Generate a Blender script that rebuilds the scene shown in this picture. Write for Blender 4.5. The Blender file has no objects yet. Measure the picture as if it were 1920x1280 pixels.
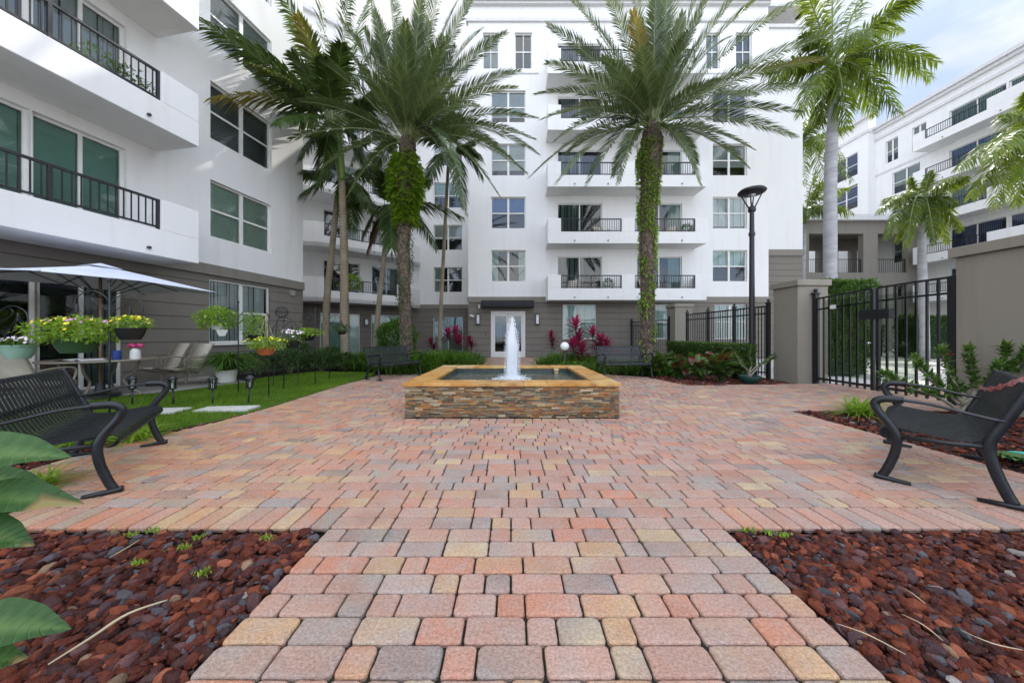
import bpy, bmesh, math, random
from math import sin, cos, pi, radians, sqrt, atan2, floor
from mathutils import Vector, Matrix, noise
R = random.Random(7)
SC = bpy.context.scene
COL = SC.collection
F = 610.0; CX = 960.0; HY = 627.0; EH = 1.2      # focal length in px of the 1920 px photo, horizon, eye height

# ---------------- camera, world, sun, exposure ----------------
cam = bpy.data.cameras.new('camera'); co = bpy.data.objects.new('camera', cam); COL.objects.link(co)
cam.sensor_width = 36; cam.lens = 36*F/1920; cam.clip_end = 600; cam.clip_start = .03
cam.shift_y = -(640-HY)/1920
co.location = (0, 0, EH); co.rotation_euler = (pi/2, 0, 0)
SC.camera = co
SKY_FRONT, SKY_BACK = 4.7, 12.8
SUN_EL, SUN_AZ = 45.5, 30.0                        # azimuth from +Y towards +X
w = bpy.data.worlds.new('World'); SC.world = w; w.use_nodes = True
nt = w.node_tree; nt.nodes.clear()
sky = nt.nodes.new('ShaderNodeTexSky'); sky.sky_type = 'NISHITA'; sky.sun_disc = False
sky.sun_elevation = radians(SUN_EL); sky.sun_rotation = radians(SUN_AZ)
sky.dust_density = 2.0; sky.ozone_density = 1.0; sky.air_density = 1.0
bg = nt.nodes.new('ShaderNodeBackground'); bg.inputs[1].default_value = .145
tc = nt.nodes.new('ShaderNodeTexCoord'); mp = nt.nodes.new('ShaderNodeMapping'); mp.inputs['Scale'].default_value = (1, 1, 2.6); L = nt.links.new
def WN(k, **kw):
    o = nt.nodes.new('ShaderNode'+k)
    for a_, b_ in kw.items(): setattr(o, a_, b_)
    return o
nz = WN('TexNoise'); nz.inputs['Scale'].default_value = 2.4; nz.inputs['Detail'].default_value = 7; nz.inputs['Roughness'].default_value = .55
L(tc.outputs['Generated'], mp.inputs[0]); L(mp.outputs[0], nz.inputs[0])
rp = WN('ValToRGB'); e = rp.color_ramp.elements; e[0].position = .40; e[0].color = (.46, .60, .86, 1); e[1].position = .60; e[1].color = (1.0, .985, .975, 1)     # thin cloud over pale blue
L(nz.outputs[0], rp.inputs[0])
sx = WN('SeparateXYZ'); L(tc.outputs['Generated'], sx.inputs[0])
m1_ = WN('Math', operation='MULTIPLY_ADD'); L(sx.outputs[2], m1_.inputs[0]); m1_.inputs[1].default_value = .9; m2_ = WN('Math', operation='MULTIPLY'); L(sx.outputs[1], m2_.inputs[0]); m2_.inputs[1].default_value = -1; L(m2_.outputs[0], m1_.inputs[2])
br_ = WN('MapRange'); L(m1_.outputs[0], br_.inputs[0]); br_.inputs[1].default_value = -.1; br_.inputs[2].default_value = .85; br_.inputs[3].default_value = SKY_FRONT; br_.inputs[4].default_value = SKY_BACK     # unseen sky overhead and behind brightened to add fill light, front kept dim
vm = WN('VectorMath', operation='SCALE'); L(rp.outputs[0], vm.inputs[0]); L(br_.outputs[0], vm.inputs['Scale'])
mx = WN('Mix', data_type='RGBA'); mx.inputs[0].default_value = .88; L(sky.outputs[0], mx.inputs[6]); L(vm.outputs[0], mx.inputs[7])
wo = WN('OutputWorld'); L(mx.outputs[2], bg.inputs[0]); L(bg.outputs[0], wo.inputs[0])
sd = bpy.data.lights.new('sun', 'SUN'); sd.energy = 3.0; sd.angle = radians(.55); sd.color = (1, .95, .87)
so = bpy.data.objects.new('sun', sd); COL.objects.link(so)
sv = Vector((sin(radians(SUN_AZ))*cos(radians(SUN_EL)), cos(radians(SUN_AZ))*cos(radians(SUN_EL)), sin(radians(SUN_EL))))
so.rotation_euler = sv.to_track_quat('Z', 'Y').to_euler(); so.location = sv*60
SC.view_settings.view_transform = 'Standard'; SC.view_settings.look = 'None'
SC.view_settings.exposure = 0.66; SC.view_settings.gamma = 1
SC.cycles.max_bounces = 7; SC.cycles.transparent_max_bounces = 16; SC.cycles.diffuse_bounces = 4
SC.cycles.sample_clamp_indirect = 6; SC.cycles.caustics_reflective = False; SC.cycles.caustics_refractive = False
SC.cycles.use_denoising = True

# ---------------- helpers ----------------
def at(px, py, d): return Vector(((px-CX)*d/F, d, EH+(HY-py)*d/F))
def gnd(px, py): d = F*EH/(py-HY); return Vector(((px-CX)*d/F, d, 0))

class MB:
    def __init__(s): s.v = []; s.f = []; s.m = []; s.c = []
    def face(s, idx, mi=0): s.f.append(idx); s.m.append(mi)
    def add(s, vs, fs, mi=0, c=None):
        b = len(s.v); s.v.extend(vs)
        if c is not None:
            while len(s.c) < b: s.c.append((1, 1, 1))
            s.c.extend([c]*len(vs))
        for f in fs: s.f.append([b+i for i in f]); s.m.append(mi)
        return s
    def box(s, x0, x1, y0, y1, z0, z1, mi=0, c=None, T=None):
        vs = [(x, y, z) for z in (z0, z1) for y in (y0, y1) for x in (x0, x1)]
        if T: vs = [T(*p) for p in vs]
        return s.add(vs, [(0, 2, 3, 1), (4, 5, 7, 6), (0, 1, 5, 4), (2, 6, 7, 3), (0, 4, 6, 2), (1, 3, 7, 5)], mi, c)
    def tube(s, pts, rad, n=8, mi=0, c=None, cap=True, flat=None):
        pts = [Vector(p) for p in pts]; rs = rad if hasattr(rad, '__len__') else [rad]*len(pts)
        vs = []; N = len(pts); up = None
        for i, p in enumerate(pts):
            t = (pts[min(i+1, N-1)]-pts[max(i-1, 0)]).normalized()
            if up is None:
                up = Vector((0, 0, 1)) if abs(t.z) < .9 else Vector((0, 1, 0))
                if flat: up = Vector(flat)
            a = t.cross(up)
            if a.length < 1e-5: a = t.orthogonal()
            a.normalize(); b = a.cross(t).normalized(); up = b if not flat else up
            for k in range(n):
                an = 2*pi*k/n + (pi/4 if n == 4 else 0)
                r = rs[i]; ra, rb = (r if not isinstance(r, tuple) else r[0]), (r if not isinstance(r, tuple) else r[1])
                vs.append(p+a*cos(an)*ra+b*sin(an)*rb)
        fs = [(i*n+k, i*n+(k+1) % n, (i+1)*n+(k+1) % n, (i+1)*n+k) for i in range(N-1) for k in range(n)]
        if cap: fs += [tuple(range(n))[::-1], tuple((N-1)*n+k for k in range(n))]
        return s.add(vs, fs, mi, c)
    def lathe(s, prof, n=20, o=(0, 0, 0), mi=0, c=None, cap=False):
        o = Vector(o); vs = [(o.x+r*cos(2*pi*k/n), o.y+r*sin(2*pi*k/n), o.z+z) for r, z in prof for k in range(n)]
        fs = [(i*n+k, i*n+(k+1) % n, (i+1)*n+(k+1) % n, (i+1)*n+k) for i in range(len(prof)-1) for k in range(n)]
        if cap: fs += [tuple(range(n))[::-1], tuple((len(prof)-1)*n+k for k in range(n))]
        return s.add(vs, fs, mi, c)
    def poly(s, pts, z0, z1, mi=0, c=None):
        n = len(pts); vs = [(p[0], p[1], z0) for p in pts]+[(p[0], p[1], z1) for p in pts]
        return s.add(vs, [tuple(range(n))[::-1], tuple(range(n, 2*n))]+[(i, (i+1) % n, n+(i+1) % n, n+i) for i in range(n)], mi, c)
    def build(s, name, mat, parent=None, smooth=False, org=None, bev=0):
        if org is None: org = parent.get('_o') if parent is not None else None
        if org is not None: ox, oy, oz = org; vv = [(p[0]-ox, p[1]-oy, p[2]-oz) for p in s.v]
        else: vv = [tuple(p) for p in s.v]
        me = bpy.data.meshes.new(name); me.from_pydata(vv, [], s.f)
        for m in (mat if isinstance(mat, (list, tuple)) else [mat]): me.materials.append(m)
        if any(s.m): me.polygons.foreach_set('material_index', s.m)
        if s.c:
            while len(s.c) < len(s.v): s.c.append((1, 1, 1))
            a = me.color_attributes.new('col', 'FLOAT_COLOR', 'POINT')
            a.data.foreach_set('color', [q for c in s.c for q in (c[0], c[1], c[2], 1)])
        if smooth is True: me.polygons.foreach_set('use_smooth', [True]*len(me.polygons))
        me.update()
        o = bpy.data.objects.new(name, me); COL.objects.link(o)
        if parent is not None: o.parent = parent
        if org is not None: o['_o'] = list(org)
        if smooth in ('auto', 'facet'):
            me.polygons.foreach_set('use_smooth', [True]*len(me.polygons)); me.set_sharp_from_angle(angle=radians(35 if smooth == 'auto' else 19))
        if bev:
            b = o.modifiers.new('bev', 'BEVEL'); b.width = bev; b.segments = 2; b.limit_method = 'ANGLE'; b.angle_limit = radians(40)
        return o

def tag(o, label, cat, group=None, kind=None):
    if label: o['label'] = label
    if cat: o['category'] = cat
    if group: o['group'] = group
    if kind: o['kind'] = kind
    return o
def thing(name, label, cat, loc=(0, 0, 0), rz=0, group=None, world=False):
    o = bpy.data.objects.new(name, None); COL.objects.link(o); o.location = loc; o.rotation_euler = (0, 0, rz); o.empty_display_size = .2
    if world: o['_o'] = list(loc)
    return tag(o, label, cat, group)
def single(name, mb, mat, label, cat, loc=(0, 0, 0), group=None, smooth=False, kind=None):
    o = mb.build(name, mat, None, smooth, org=loc); o.location = loc; return tag(o, label, cat, group, kind)
def struct(name, mb, mat, smooth=False):
    o = mb.build(name, mat, None, smooth); o['kind'] = 'structure'; return o
def kids(o): return [c for c in bpy.data.objects if c.parent == o]
def dup(o, parent=None, loc=None, rz=None, label=None, group=None):
    c = o.copy(); COL.objects.link(c); c.parent = parent
    if loc is not None: c.location = loc
    if rz is not None: c.rotation_euler = (0, 0, rz)
    if label: c['label'] = label
    if group: c['group'] = group
    for k in kids(o): dup(k, c)
    return c

# ---------------- materials ----------------
class G:
    def __init__(s, name):
        s.m = bpy.data.materials.new(name); s.m.use_nodes = True; s.t = s.m.node_tree; s.t.nodes.clear()
        s.out = s.n('OutputMaterial')
    def n(s, k, **kw):
        o = s.t.nodes.new('ShaderNode'+k)
        for a, b in kw.items(): setattr(o, a, b)
        return o
    def l(s, a, b): s.t.links.new(a, b)
    def set(s, sock, v):
        if hasattr(v, 'is_linked') or hasattr(v, 'links'): s.l(v, sock)
        elif isinstance(v, tuple) and len(v) == 3 and sock.type == 'RGBA': sock.default_value = (*v, 1)
        else: sock.default_value = v
    def obj(s, scale=None, kind='Object'):
        o = s.n('TexCoord').outputs[kind]
        if scale is not None:
            m = s.n('Mapping'); m.inputs['Scale'].default_value = scale if isinstance(scale, tuple) else (scale,)*3; s.l(o, m.inputs[0]); o = m.outputs[0]
        return o
    def noise(s, scale, detail=4, vec=None, rough=.55, stretch=None):
        o = s.n('TexNoise'); o.inputs['Scale'].default_value = scale; o.inputs['Detail'].default_value = detail; o.inputs['Roughness'].default_value = rough
        s.l(vec if vec is not None else s.obj(stretch), o.inputs['Vector']); return o.outputs[0]
    def rng(s, v, a, b, c=0., d=1.):
        o = s.n('MapRange'); s.set(o.inputs[0], v)
        for i, q in enumerate((a, b, c, d)): s.set(o.inputs[i+1], q)
        return o.outputs[0]
    def mix(s, f, a, b, mode='MIX'):
        o = s.n('Mix', data_type='RGBA', blend_type=mode); s.set(o.inputs[0], f); s.set(o.inputs[6], a); s.set(o.inputs[7], b); return o.outputs[2]
    def math(s, op, a, b=0.):
        o = s.n('Math', operation=op); s.set(o.inputs[0], a); s.set(o.inputs[1], b); return o.outputs[0]
    def ramp(s, f, stops):
        o = s.n('ValToRGB'); s.set(o.inputs[0], f); e = o.color_ramp.elements
        while len(e) < len(stops): e.new(.5)
        for i, (p, c) in enumerate(stops): e[i].position = p; e[i].color = (*c, 1)
        return o.outputs[0]
    def attr(s, nm='col'): return s.n('Attribute', attribute_name=nm).outputs['Color']
    def bump(s, h, strength=.3, dist=.01, nrm=None):
        o = s.n('Bump'); o.inputs['Strength'].default_value = strength; o.inputs['Distance'].default_value = dist; s.l(h, o.inputs['Height'])
        if nrm is not None: s.l(nrm, o.inputs['Normal'])
        return o.outputs[0]
    def pr(s, col, rough=.6, nrm=None, metal=0., spec=.5, **kw):
        o = s.n('BsdfPrincipled'); s.set(o.inputs['Base Color'], col); s.set(o.inputs['Roughness'], rough); s.set(o.inputs['Metallic'], metal)
        o.inputs['Specular IOR Level'].default_value = spec
        for k, v in kw.items(): s.set(o.inputs[k.replace('_', ' ')], v)
        if nrm is not None: s.l(nrm, o.inputs['Normal'])
        return o.outputs[0]
    def end(s, sh): s.l(sh, s.out.inputs[0]); return s.m
def plain(name, col, rough=.6, var=.12, ns=6, bump=.15, metal=0., spec=.5, bs=60, bd=.004):
    g = G(name); n1 = g.noise(ns, 5); n2 = g.noise(bs, 3)
    c = g.mix(g.rng(n1, .3, .7), tuple(x*(1-var) for x in col), tuple(min(1, x*(1+var)) for x in col))
    return g.end(g.pr(c, g.rng(n1, .3, .7, rough*.85, min(1, rough*1.12)), g.bump(n2, bump, bd), metal, spec))
def stucco(name, col, stain=(.62, .60, .55), groove=0):
    g = G(name); n1 = g.noise(.8, 5); n2 = g.noise(220, 2); st = g.noise(1.6, 6, g.obj((2.2, 2.2, .22)))
    c = g.mix(g.rng(n1, .3, .7), tuple(x*.965 for x in col), col)
    c = g.mix(g.rng(st, .52, .76, 0, .5), c, tuple(a*b/.72 for a, b in zip(col, stain)))
    nr = g.bump(n2, .22, .004); nr = g.bump(g.noise(3, 3), .08, .03, nr)
    if groove:
        sep = g.n('SeparateXYZ'); g.l(g.n('NewGeometry').outputs['Position'], sep.inputs[0])
        fr = g.math('FRACT', g.math('DIVIDE', sep.outputs[2], groove)); d = g.math('ABSOLUTE', g.math('SUBTRACT', fr, .5))
        h = g.rng(d, .455, .475, 1, 0)
        c = g.mix(g.rng(d, .46, .475), c, tuple(x*.55 for x in col)); nr = g.bump(h, .9, .012, nr)
    return g.end(g.pr(c, .85, nr, spec=.25))
def leafm(name, dark, mid, light, tip=None, rough=.42, trans=.35, spec=.45, vein=0):
    g = G(name); a = g.n('SeparateColor'); g.l(g.attr(), a.inputs[0])
    c = g.ramp(a.outputs[0], [(0, dark), (.45, mid), (1, light)])
    if tip: c = g.mix(a.outputs[1], c, tip)
    n = g.noise(9, 3); c = g.mix(g.rng(n, .35, .7, 0, .35), c, tuple(x*.6 for x in mid))
    nr = None
    if vein:
        fv = g.math('FRACT', g.math('MULTIPLY', a.outputs[2], vein)); ve = g.rng(g.math('ABSOLUTE', g.math('SUBTRACT', fv, .5)), .38, .5); c = g.mix(g.math('MULTIPLY', ve, .25), c, tuple(min(1, x*1.5) for x in light)); sp_ = g.noise(38, 3); c = g.mix(g.rng(sp_, .66, .72, 0, .6), c, (.16, .11, .05)); nr = g.bump(ve, .6, -.004)
    p = g.pr(c, rough, nr, spec=spec); t = g.n('BsdfTranslucent'); g.l(g.mix(.5, c, tuple(min(1, x*1.8) for x in (light[0], light[1], light[2]*.6))), t.inputs[0])
    m = g.n('MixShader'); m.inputs[0].default_value = trans; g.l(p, m.inputs[1]); g.l(t.outputs[0], m.inputs[2])
    return g.end(m.outputs[0])
def attm(name, rough=.8, mott=.35, ns=30, bump=.5, bd=.004, spec=.35, bs=260, speck=0., grain=0):
    g = G(name); c = g.attr(); n1 = g.noise(ns, 5); n2 = g.noise(bs, 3)
    c2 = g.mix(g.rng(n1, .35, .7, 0, mott), c, (.42, .38, .37)) if not grain else g.mix(g.rng(g.noise(5.5, 4), .42, .62, 0, .55), g.mix(g.rng(n1, .35, .68, 0, mott), c, (.40, .33, .30)), g.mix(.5, c, (.48, .19, .10))); c2 = g.mix(g.rng(n2, .52, .75, 0, .55), c2, g.mix(.5, c2, (.05, .04, .04)))
    if speck: c2 = g.mix(g.rng(g.noise(bs*.8, 2), .62, .74, 0, speck), c2, (.6, .55, .52))
    if grain: v_ = g.n('TexVoronoi'); v_.inputs['Scale'].default_value = 150; g.l(g.obj(), v_.inputs[0]); n3 = g.noise(75, 4, rough=.7); c2 = g.mix(g.rng(n3, .35, .65, 0, .55), g.mix(.42, c2, (.10, .075, .065)), g.mix(.22, c2, (.85, .78, .72))) if 0 else g.mix(g.rng(n3, .36, .64), g.mix(.30, c2, (.08, .06, .05)), g.mix(.10, c2, (.88, .80, .72))); dk = g.noise(1.7, 5); c2 = g.mix(g.rng(dk, .56, .72, 0, .35), c2, (.16, .13, .115)); n2 = g.math('ADD', n3, g.math('MULTIPLY', v_.outputs[0], .5))
    nr = g.bump(n2, bump, bd); nr = g.bump(n1, bump*.5, bd*2, nr)
    return g.end(g.pr(c2, rough, nr, spec=spec))
M = {}
M['white'] = stucco('white_stucco', (.80, .80, .79))
M['white_b'] = stucco('white_stucco_far', (.78, .78, .77))
M['brown'] = stucco('taupe_stucco', (.205, .186, .160), (.55, .52, .47), .335)
M['brown_flat'] = stucco('taupe_smooth', (.235, .215, .185), (.5, .48, .42))
M['pier'] = stucco('pier_stucco', (.265, .242, .20), (.45, .44, .38))
M['frame'] = plain('window_frame_white', (.72, .72, .69), .45, .05)
M['framedk'] = plain('frame_grey', (.32, .31, .28), .5, .05)  # even warm grey, used on the wall vent
M['iron'] = plain('black_iron', (.018, .019, .022), .42, .3, 20, .2, .0, .5, 180, .002)
M['bench'] = plain('bench_metal', (.013, .016, .020), .36, .25, 12, .25, .15, .5, 300, .0012)
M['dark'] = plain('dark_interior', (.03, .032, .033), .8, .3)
M['pipe'] = plain('drain_pipe_dark', (.05, .045, .04), .6)
M['roof'] = plain('parapet_cap', (.62, .62, .62), .7, .08)
def glass(name, tint, refl=1.75, rough=.02):
    g = G(name); fr = g.n('Fresnel'); fr.inputs[0].default_value = refl
    n = g.noise(.9, 2); nr = g.bump(n, .06, .05); g.l(nr, fr.inputs['Normal'])
    tr = g.n('BsdfTransparent'); g.set(tr.inputs[0], tint); gl = g.n('BsdfGlossy'); gl.inputs['Roughness'].default_value = rough; gl.inputs[0].default_value = (.95, .97, 1, 1); g.l(nr, gl.inputs['Normal'])
    m = g.n('MixShader'); g.l(fr.outputs[0], m.inputs[0]); g.l(tr.outputs[0], m.inputs[1]); g.l(gl.outputs[0], m.inputs[2]); return g.end(m.outputs[0])
M['glass'] = glass('window_glass', (.84, .92, .90))
M['glassdk'] = glass('window_glass_dark', (.48, .58, .57))
M['gateglass'] = glass('gate_sheet_clear', (.78, .82, .77), 1.22, .05)
def blind(name, col): return plain(name, col, .7, .08, 3, .05)
M['blind_teal'] = blind('vertical_blind', (.66, .80, .74)); M['blind_green'] = blind('green_blind', (.26, .46, .38)); M['blind_white'] = blind('white_blind', (.85, .87, .85))
M['blind_dark'] = blind('dark_blind', (.50, .52, .51)); M['blind_blue'] = blind('blue_blind', (.16, .24, .55)); M['shutter'] = blind('shutter', (.74, .88, .74))

# ---------------- facades ----------------
class Fr:
    def __init__(s, p0, p1):
        s.p = Vector((p0[0], p0[1])); u = Vector((p1[0], p1[1]))-s.p; s.len = u.length; s.u = u/s.len; s.n = Vector((s.u.y, -s.u.x))
    def T(s, u, d, z): q = s.p+s.u*u+s.n*d; return (q.x, q.y, z)
    def hit(s, px, off=0):            # distance along and depth of the point of this wall seen at column px
        k = (px-CX)/F; q = s.p+s.n*off
        y = 0; den = s.u.x-k*s.u.y; t = (k*q.y-q.x)/den; y = q.y+s.u.y*t; return t, y
    def uz(s, px, py, off=0): t, y = s.hit(px, off); return t, EH+(HY-py)*y/F
def lbox(mb, fr, u0, u1, d0, d1, z0, z1, mi=0, c=None): return mb.box(u0, u1, d0, d1, z0, z1, mi, c, fr.T)
def wall(mb, fr, u0, u1, z0, z1, holes, depth=.16, d=0, mi=0):
    us = sorted({u0, u1, *[min(max(q, u0), u1) for h in holes for q in h[:2]]}); zs = sorted({z0, z1, *[min(max(q, z0), z1) for h in holes for q in h[2:4]]})
    for a, b in zip(us, us[1:]):
        for c, e in zip(zs, zs[1:]):
            mu, mz = (a+b)/2, (c+e)/2
            if any(h[0] < mu < h[1] and h[2] < mz < h[3] for h in holes): continue
            mb.add([fr.T(a, d, c), fr.T(b, d, c), fr.T(b, d, e), fr.T(a, d, e)], [(0, 1, 2, 3)], mi)
    for h in holes:
        a, b, c, e = max(h[0], u0), min(h[1], u1), max(h[2], z0), min(h[3], z1)
        if b <= a or e <= c: continue
        for q in (((a, c), (b, c)), ((b, c), (b, e)), ((b, e), (a, e)), ((a, e), (a, c))):
            (x0, y0), (x1, y1) = q
            mb.add([fr.T(x0, d, y0), fr.T(x0, d-depth, y0), fr.T(x1, d-depth, y1), fr.T(x1, d, y1)], [(0, 1, 2, 3)], mi)
def blinds(fr, u0, u1, z0, z1, dep, kind, mat, parent):
    mb = MB()
    if kind == 'v':
        n = max(3, int((u1-u0)/.085)); st = (u1-u0)/n; op = mat is M['blind_white'] or mat is M['blind_dark']
        for i in range(n):
            a = u0+i*st; t = R.uniform(-.012, .012)
            e_ = a+st*(R.choice([.45, .6, .9]) if op else .98); mb.add([fr.T(a+.004, dep-.02+t, z0), fr.T(e_, dep+.02+t, z0), fr.T(e_, dep+.02+t, z1), fr.T(a+.004, dep-.02+t, z1)], [(0, 1, 2, 3)])
    elif kind == 'h':
        n = max(3, int((z1-z0)/.05)); st = (z1-z0)/n
        for i in range(n):
            a = z0+i*st; hh = st*(.8 if mat is M['blind_dark'] else 1.15); mb.add([fr.T(u0, dep+.015, a), fr.T(u1, dep+.015, a), fr.T(u1, dep-.015, a+hh), fr.T(u0, dep-.015, a+hh)], [(0, 1, 2, 3)])
    else:
        n = 9
        for i in range(n):
            a = u0+(u1-u0)*i/n; b = u0+(u1-u0)*(i+1)/n
            mb.add([fr.T(a, dep, z0), fr.T(b, dep-.03*(i % 2)+.0, z0), fr.T(b, dep-.03*(i % 2), z1), fr.T(a, dep, z1)], [(0, 1, 2, 3)])
    return mb.build('blinds', mat, parent)
def window(fr, u0, u1, z0, z1, parent, kind='double', bl=('v', 'blind_teal', 0, 1, 0, 1), rec=.10, sill=False, name='window', gl='glass', cols=2):
    f = .055; mb = MB(); a, b = -rec-.05, -rec
    lbox(mb, fr, u0, u1, a, b, z0, z0+f); lbox(mb, fr, u0, u1, a, b, z1-f, z1)
    lbox(mb, fr, u0, u0+f, a, b, z0+f, z1-f); lbox(mb, fr, u1-f, u1, a, b, z0+f, z1-f)
    zm = (z0+z1)/2
    for i in range(1, cols):
        um = u0+(u1-u0)*i/cols; hw = .055 if kind == 'double' else (.03 if kind == 'slide' else .018)
        lbox(mb, fr, um-hw, um+hw, a, b+.004, z0+f, z1-f)
    if kind != 'slide':
        for i in range(cols):
            ua, ub = u0+(u1-u0)*i/cols, u0+(u1-u0)*(i+1)/cols
            lbox(mb, fr, (ua+f if i == 0 else ua+.02), (ub-f if i == cols-1 else ub-.02), a+.01, b-.006, zm-.03, zm+.03)
    if sill: lbox(mb, fr, u0-.04, u1+.04, -rec-.02, .05, z0-.06, z0-.004)
    w = mb.build(name, M['frame'], parent)
    g = MB(); g.add([fr.T(u0+.02, a+.02, z0+.02), fr.T(u1-.02, a+.02, z0+.02), fr.T(u1-.02, a+.02, z1-.02), fr.T(u0+.02, a+.02, z1-.02)], [(0, 1, 2, 3)])
    g.build('pane', M[gl], w)
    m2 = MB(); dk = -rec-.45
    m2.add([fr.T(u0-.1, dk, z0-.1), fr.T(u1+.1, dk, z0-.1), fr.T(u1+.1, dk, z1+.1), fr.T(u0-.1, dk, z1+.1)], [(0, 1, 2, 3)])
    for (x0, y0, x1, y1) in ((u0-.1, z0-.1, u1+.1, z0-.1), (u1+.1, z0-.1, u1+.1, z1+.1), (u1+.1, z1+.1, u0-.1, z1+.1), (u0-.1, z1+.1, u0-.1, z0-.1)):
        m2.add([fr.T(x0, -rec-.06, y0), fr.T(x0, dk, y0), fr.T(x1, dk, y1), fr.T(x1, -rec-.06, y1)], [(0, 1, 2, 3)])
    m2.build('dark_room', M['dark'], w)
    if bl:
        for q in (bl if isinstance(bl, list) else [bl]):
            k, m, x0, x1, y0, y1 = q
            blinds(fr, u0+(u1-u0)*x0, u0+(u1-u0)*x1, z0+(z1-z0)*y0, z0+(z1-z0)*y1, -rec-.085, k, M[m], w)
    return w
def rail(mb, fr, u0, u1, d, z0, z1, sp=.115, posts=True):
    lbox(mb, fr, u0, u1, d-.025, d+.025, z1-.045, z1); lbox(mb, fr, u0, u1, d-.02, d+.02, z0+.05, z0+.085)
    n = max(2, int((u1-u0)/sp))
    for i in range(1, n):
        u = u0+(u1-u0)*i/n; lbox(mb, fr, u-.009, u+.009, d-.009, d+.009, z0+.085, z1-.045)
    if posts:
        k = max(1, round((u1-u0)/1.7))
        for i in range(k+1):
            u = u0+(u1-u0)*i/k; u = min(max(u, u0+.025), u1-.025); lbox(mb, fr, u-.025, u+.025, d-.024, d+.024, z0+.002, z1-.046)
def balcony(fr, u0, u1, zs, proj, notches, parent, drains=(), mat='white', sides=True):
    t = .16; zl = zs+.58; zt = zs+1.25; mb = MB()
    lbox(mb, fr, u0+t, u1-t, 0, proj-t, zs, zs+.2)                                   # slab
    lbox(mb, fr, u0, u1, proj-t, proj, zs, zl)                                    # low front
    xs = [u0]+[q for n in notches for q in n]+[u1]
    for a, b in zip(xs[::2], xs[1::2]):
        if b-a > .02: lbox(mb, fr, a, b, proj-t, proj, zl, zt)
    lbox(mb, fr, u0, u0+t, 0, proj-t, zs, zt); lbox(mb, fr, u1-t, u1, 0, proj-t, zs, zt)
    b = mb.build('balcony', M[mat], parent, bev=.012)
    for a, c in notches:
        r = MB(); rail(r, fr, a, c, proj-t/2, zl, zt); r.build('railing', M['iron'], b)
    if drains:
        dm = MB()
        for u in drains: dm.tube([fr.T(u, proj-.02, zs+.14), fr.T(u, proj+.05, zs+.135)], .032, 8)
        dm.build('drain_pipe', M['pipe'], b)
    return b
# ================= SETTING: buildings =================
ST = 2.81; RZ = 18.85
# ---- main building (parallel to the picture) ----
mainb = thing('apartment_building', 'white five storey apartment block with taupe ground floor and entrance doors behind the fountain', 'building', (6.5, 17.2, 0), world=True)
fm = Fr((-2.31, 17.2), (15.3, 17.2))
def mu(px): return fm.hit(px)[0]
U1, U2 = mu(1441), mu(1504.5)
win = []
for k in range(2, 6):
    z0, z1 = 3.98+ST*(k-2), 5.66+ST*(k-2)
    win.append((mu(920.5), mu(985.5), z0, z1, 'double', k)); win.append((mu(1336.6), mu(1401), z0, z1, 'double', k))
for a, b in ((905, 935), (965, 997.5), (1324, 1350), (1380, 1410)): win.append((mu(a), mu(b), 15.25, 17.15, 'single', 6))
gw = [(mu(1055), mu(1119), .96, 2.80), (mu(1223), mu(1287), .96, 2.80), (mu(1340), mu(1401), .96, 2.80)]
doorh = (mu(920.5), mu(985), .0, 2.44)
sl = []
for k in range(2, 7):
    zb = 2.906+.2+ST*(k-2)
    for a, b in ((1045, 1129), (1193.8, 1278.8)): sl.append((mu(a), mu(b), zb, zb+2.22, k))
mb = MB()
wall(mb, fm, 0, U1, 3.18, RZ-.9, [w_[:4] for w_ in win]+[s_[:4] for s_ in sl])
lbox(mb, fm, -.0, U1, -.6, -.02, RZ-.9, RZ-.03)
f0 = Fr((-2.31, 21.6), (-2.31, 17.2)); wall(mb, f0, 0, f0.len, 3.18, RZ-.9, [])
mb.build('upper_wall', M['white'], mainb)
mb = MB(); fs = Fr((13.7, 17.55), (15.68, 17.55)); wall(mb, fs, 0, fs.len, 5.75, RZ-.9, []); fe = Fr((15.68, 17.55), (15.68, 33)); wall(mb, fe, 0, fe.len, 5.75, RZ-.9, []); fx = Fr((13.75, 17.2), (13.75, 17.56))
wall(mb, Fr((-2.31+U1, 17.2), (-2.31+U1, 17.55)), 0, .35, 5.75, RZ-.9, [])
mb.build('end_wall', M['white_b'], mainb)
mb = MB(); wall(mb, fs, 0, fs.len, 0, 5.75, []); wall(mb, fe, 0, fe.len, 0, 5.75, []); mb.build('end_base', M['brown'], mainb)
mb = MB(); lbox(mb, fs, -.05, fs.len+.05, 0, .06, 5.45, 5.77); mb.build('end_band', M['brown_flat'], mainb)
mb = MB(); wall(mb, fm, 0, U1, -.02, 2.91, [g_ for g_ in gw]+[doorh]); wall(mb, f0, 0, f0.len, -.02, 2.91, []); wall(mb, Fr((-2.31+U1, 17.2), (-2.31+U1, 17.55)), 0, .35, 0, 5.75, [])
mb.build('base_wall', M['brown'], mainb)
mb = MB(); lbox(mb, fm, -.05, U1, -.05, .05, 2.9, 3.19); mb.build('base_band', M['brown_flat'], mainb)
mb = MB()
lbox(mb, fm, -.12, U1+.02, -.2, .10, RZ-1.17, RZ-1.0); lbox(mb, fm, -.18, U1+.02, -.3, .16, RZ-.30, RZ-.2); lbox(mb, fm, -.26, U1+.02, -.5, .24, RZ-.19, RZ+.02)
lbox(mb, fs, -.02, fs.len+.12, -.2, .10, RZ-1.17, RZ-1.0); lbox(mb, fs, -.02, fs.len+.26, -.5, .24, RZ-.19, RZ+.02); lbox(mb, fe, 0, fe.len, -.5, .24, RZ-.19, RZ+.021)
lbox(mb, fm, mu(940), mu(1010), -.02, .035, 14.96, 15.03); lbox(mb, fm, mu(1310), mu(1428), -.02, .035, 14.96, 15.03)
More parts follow.
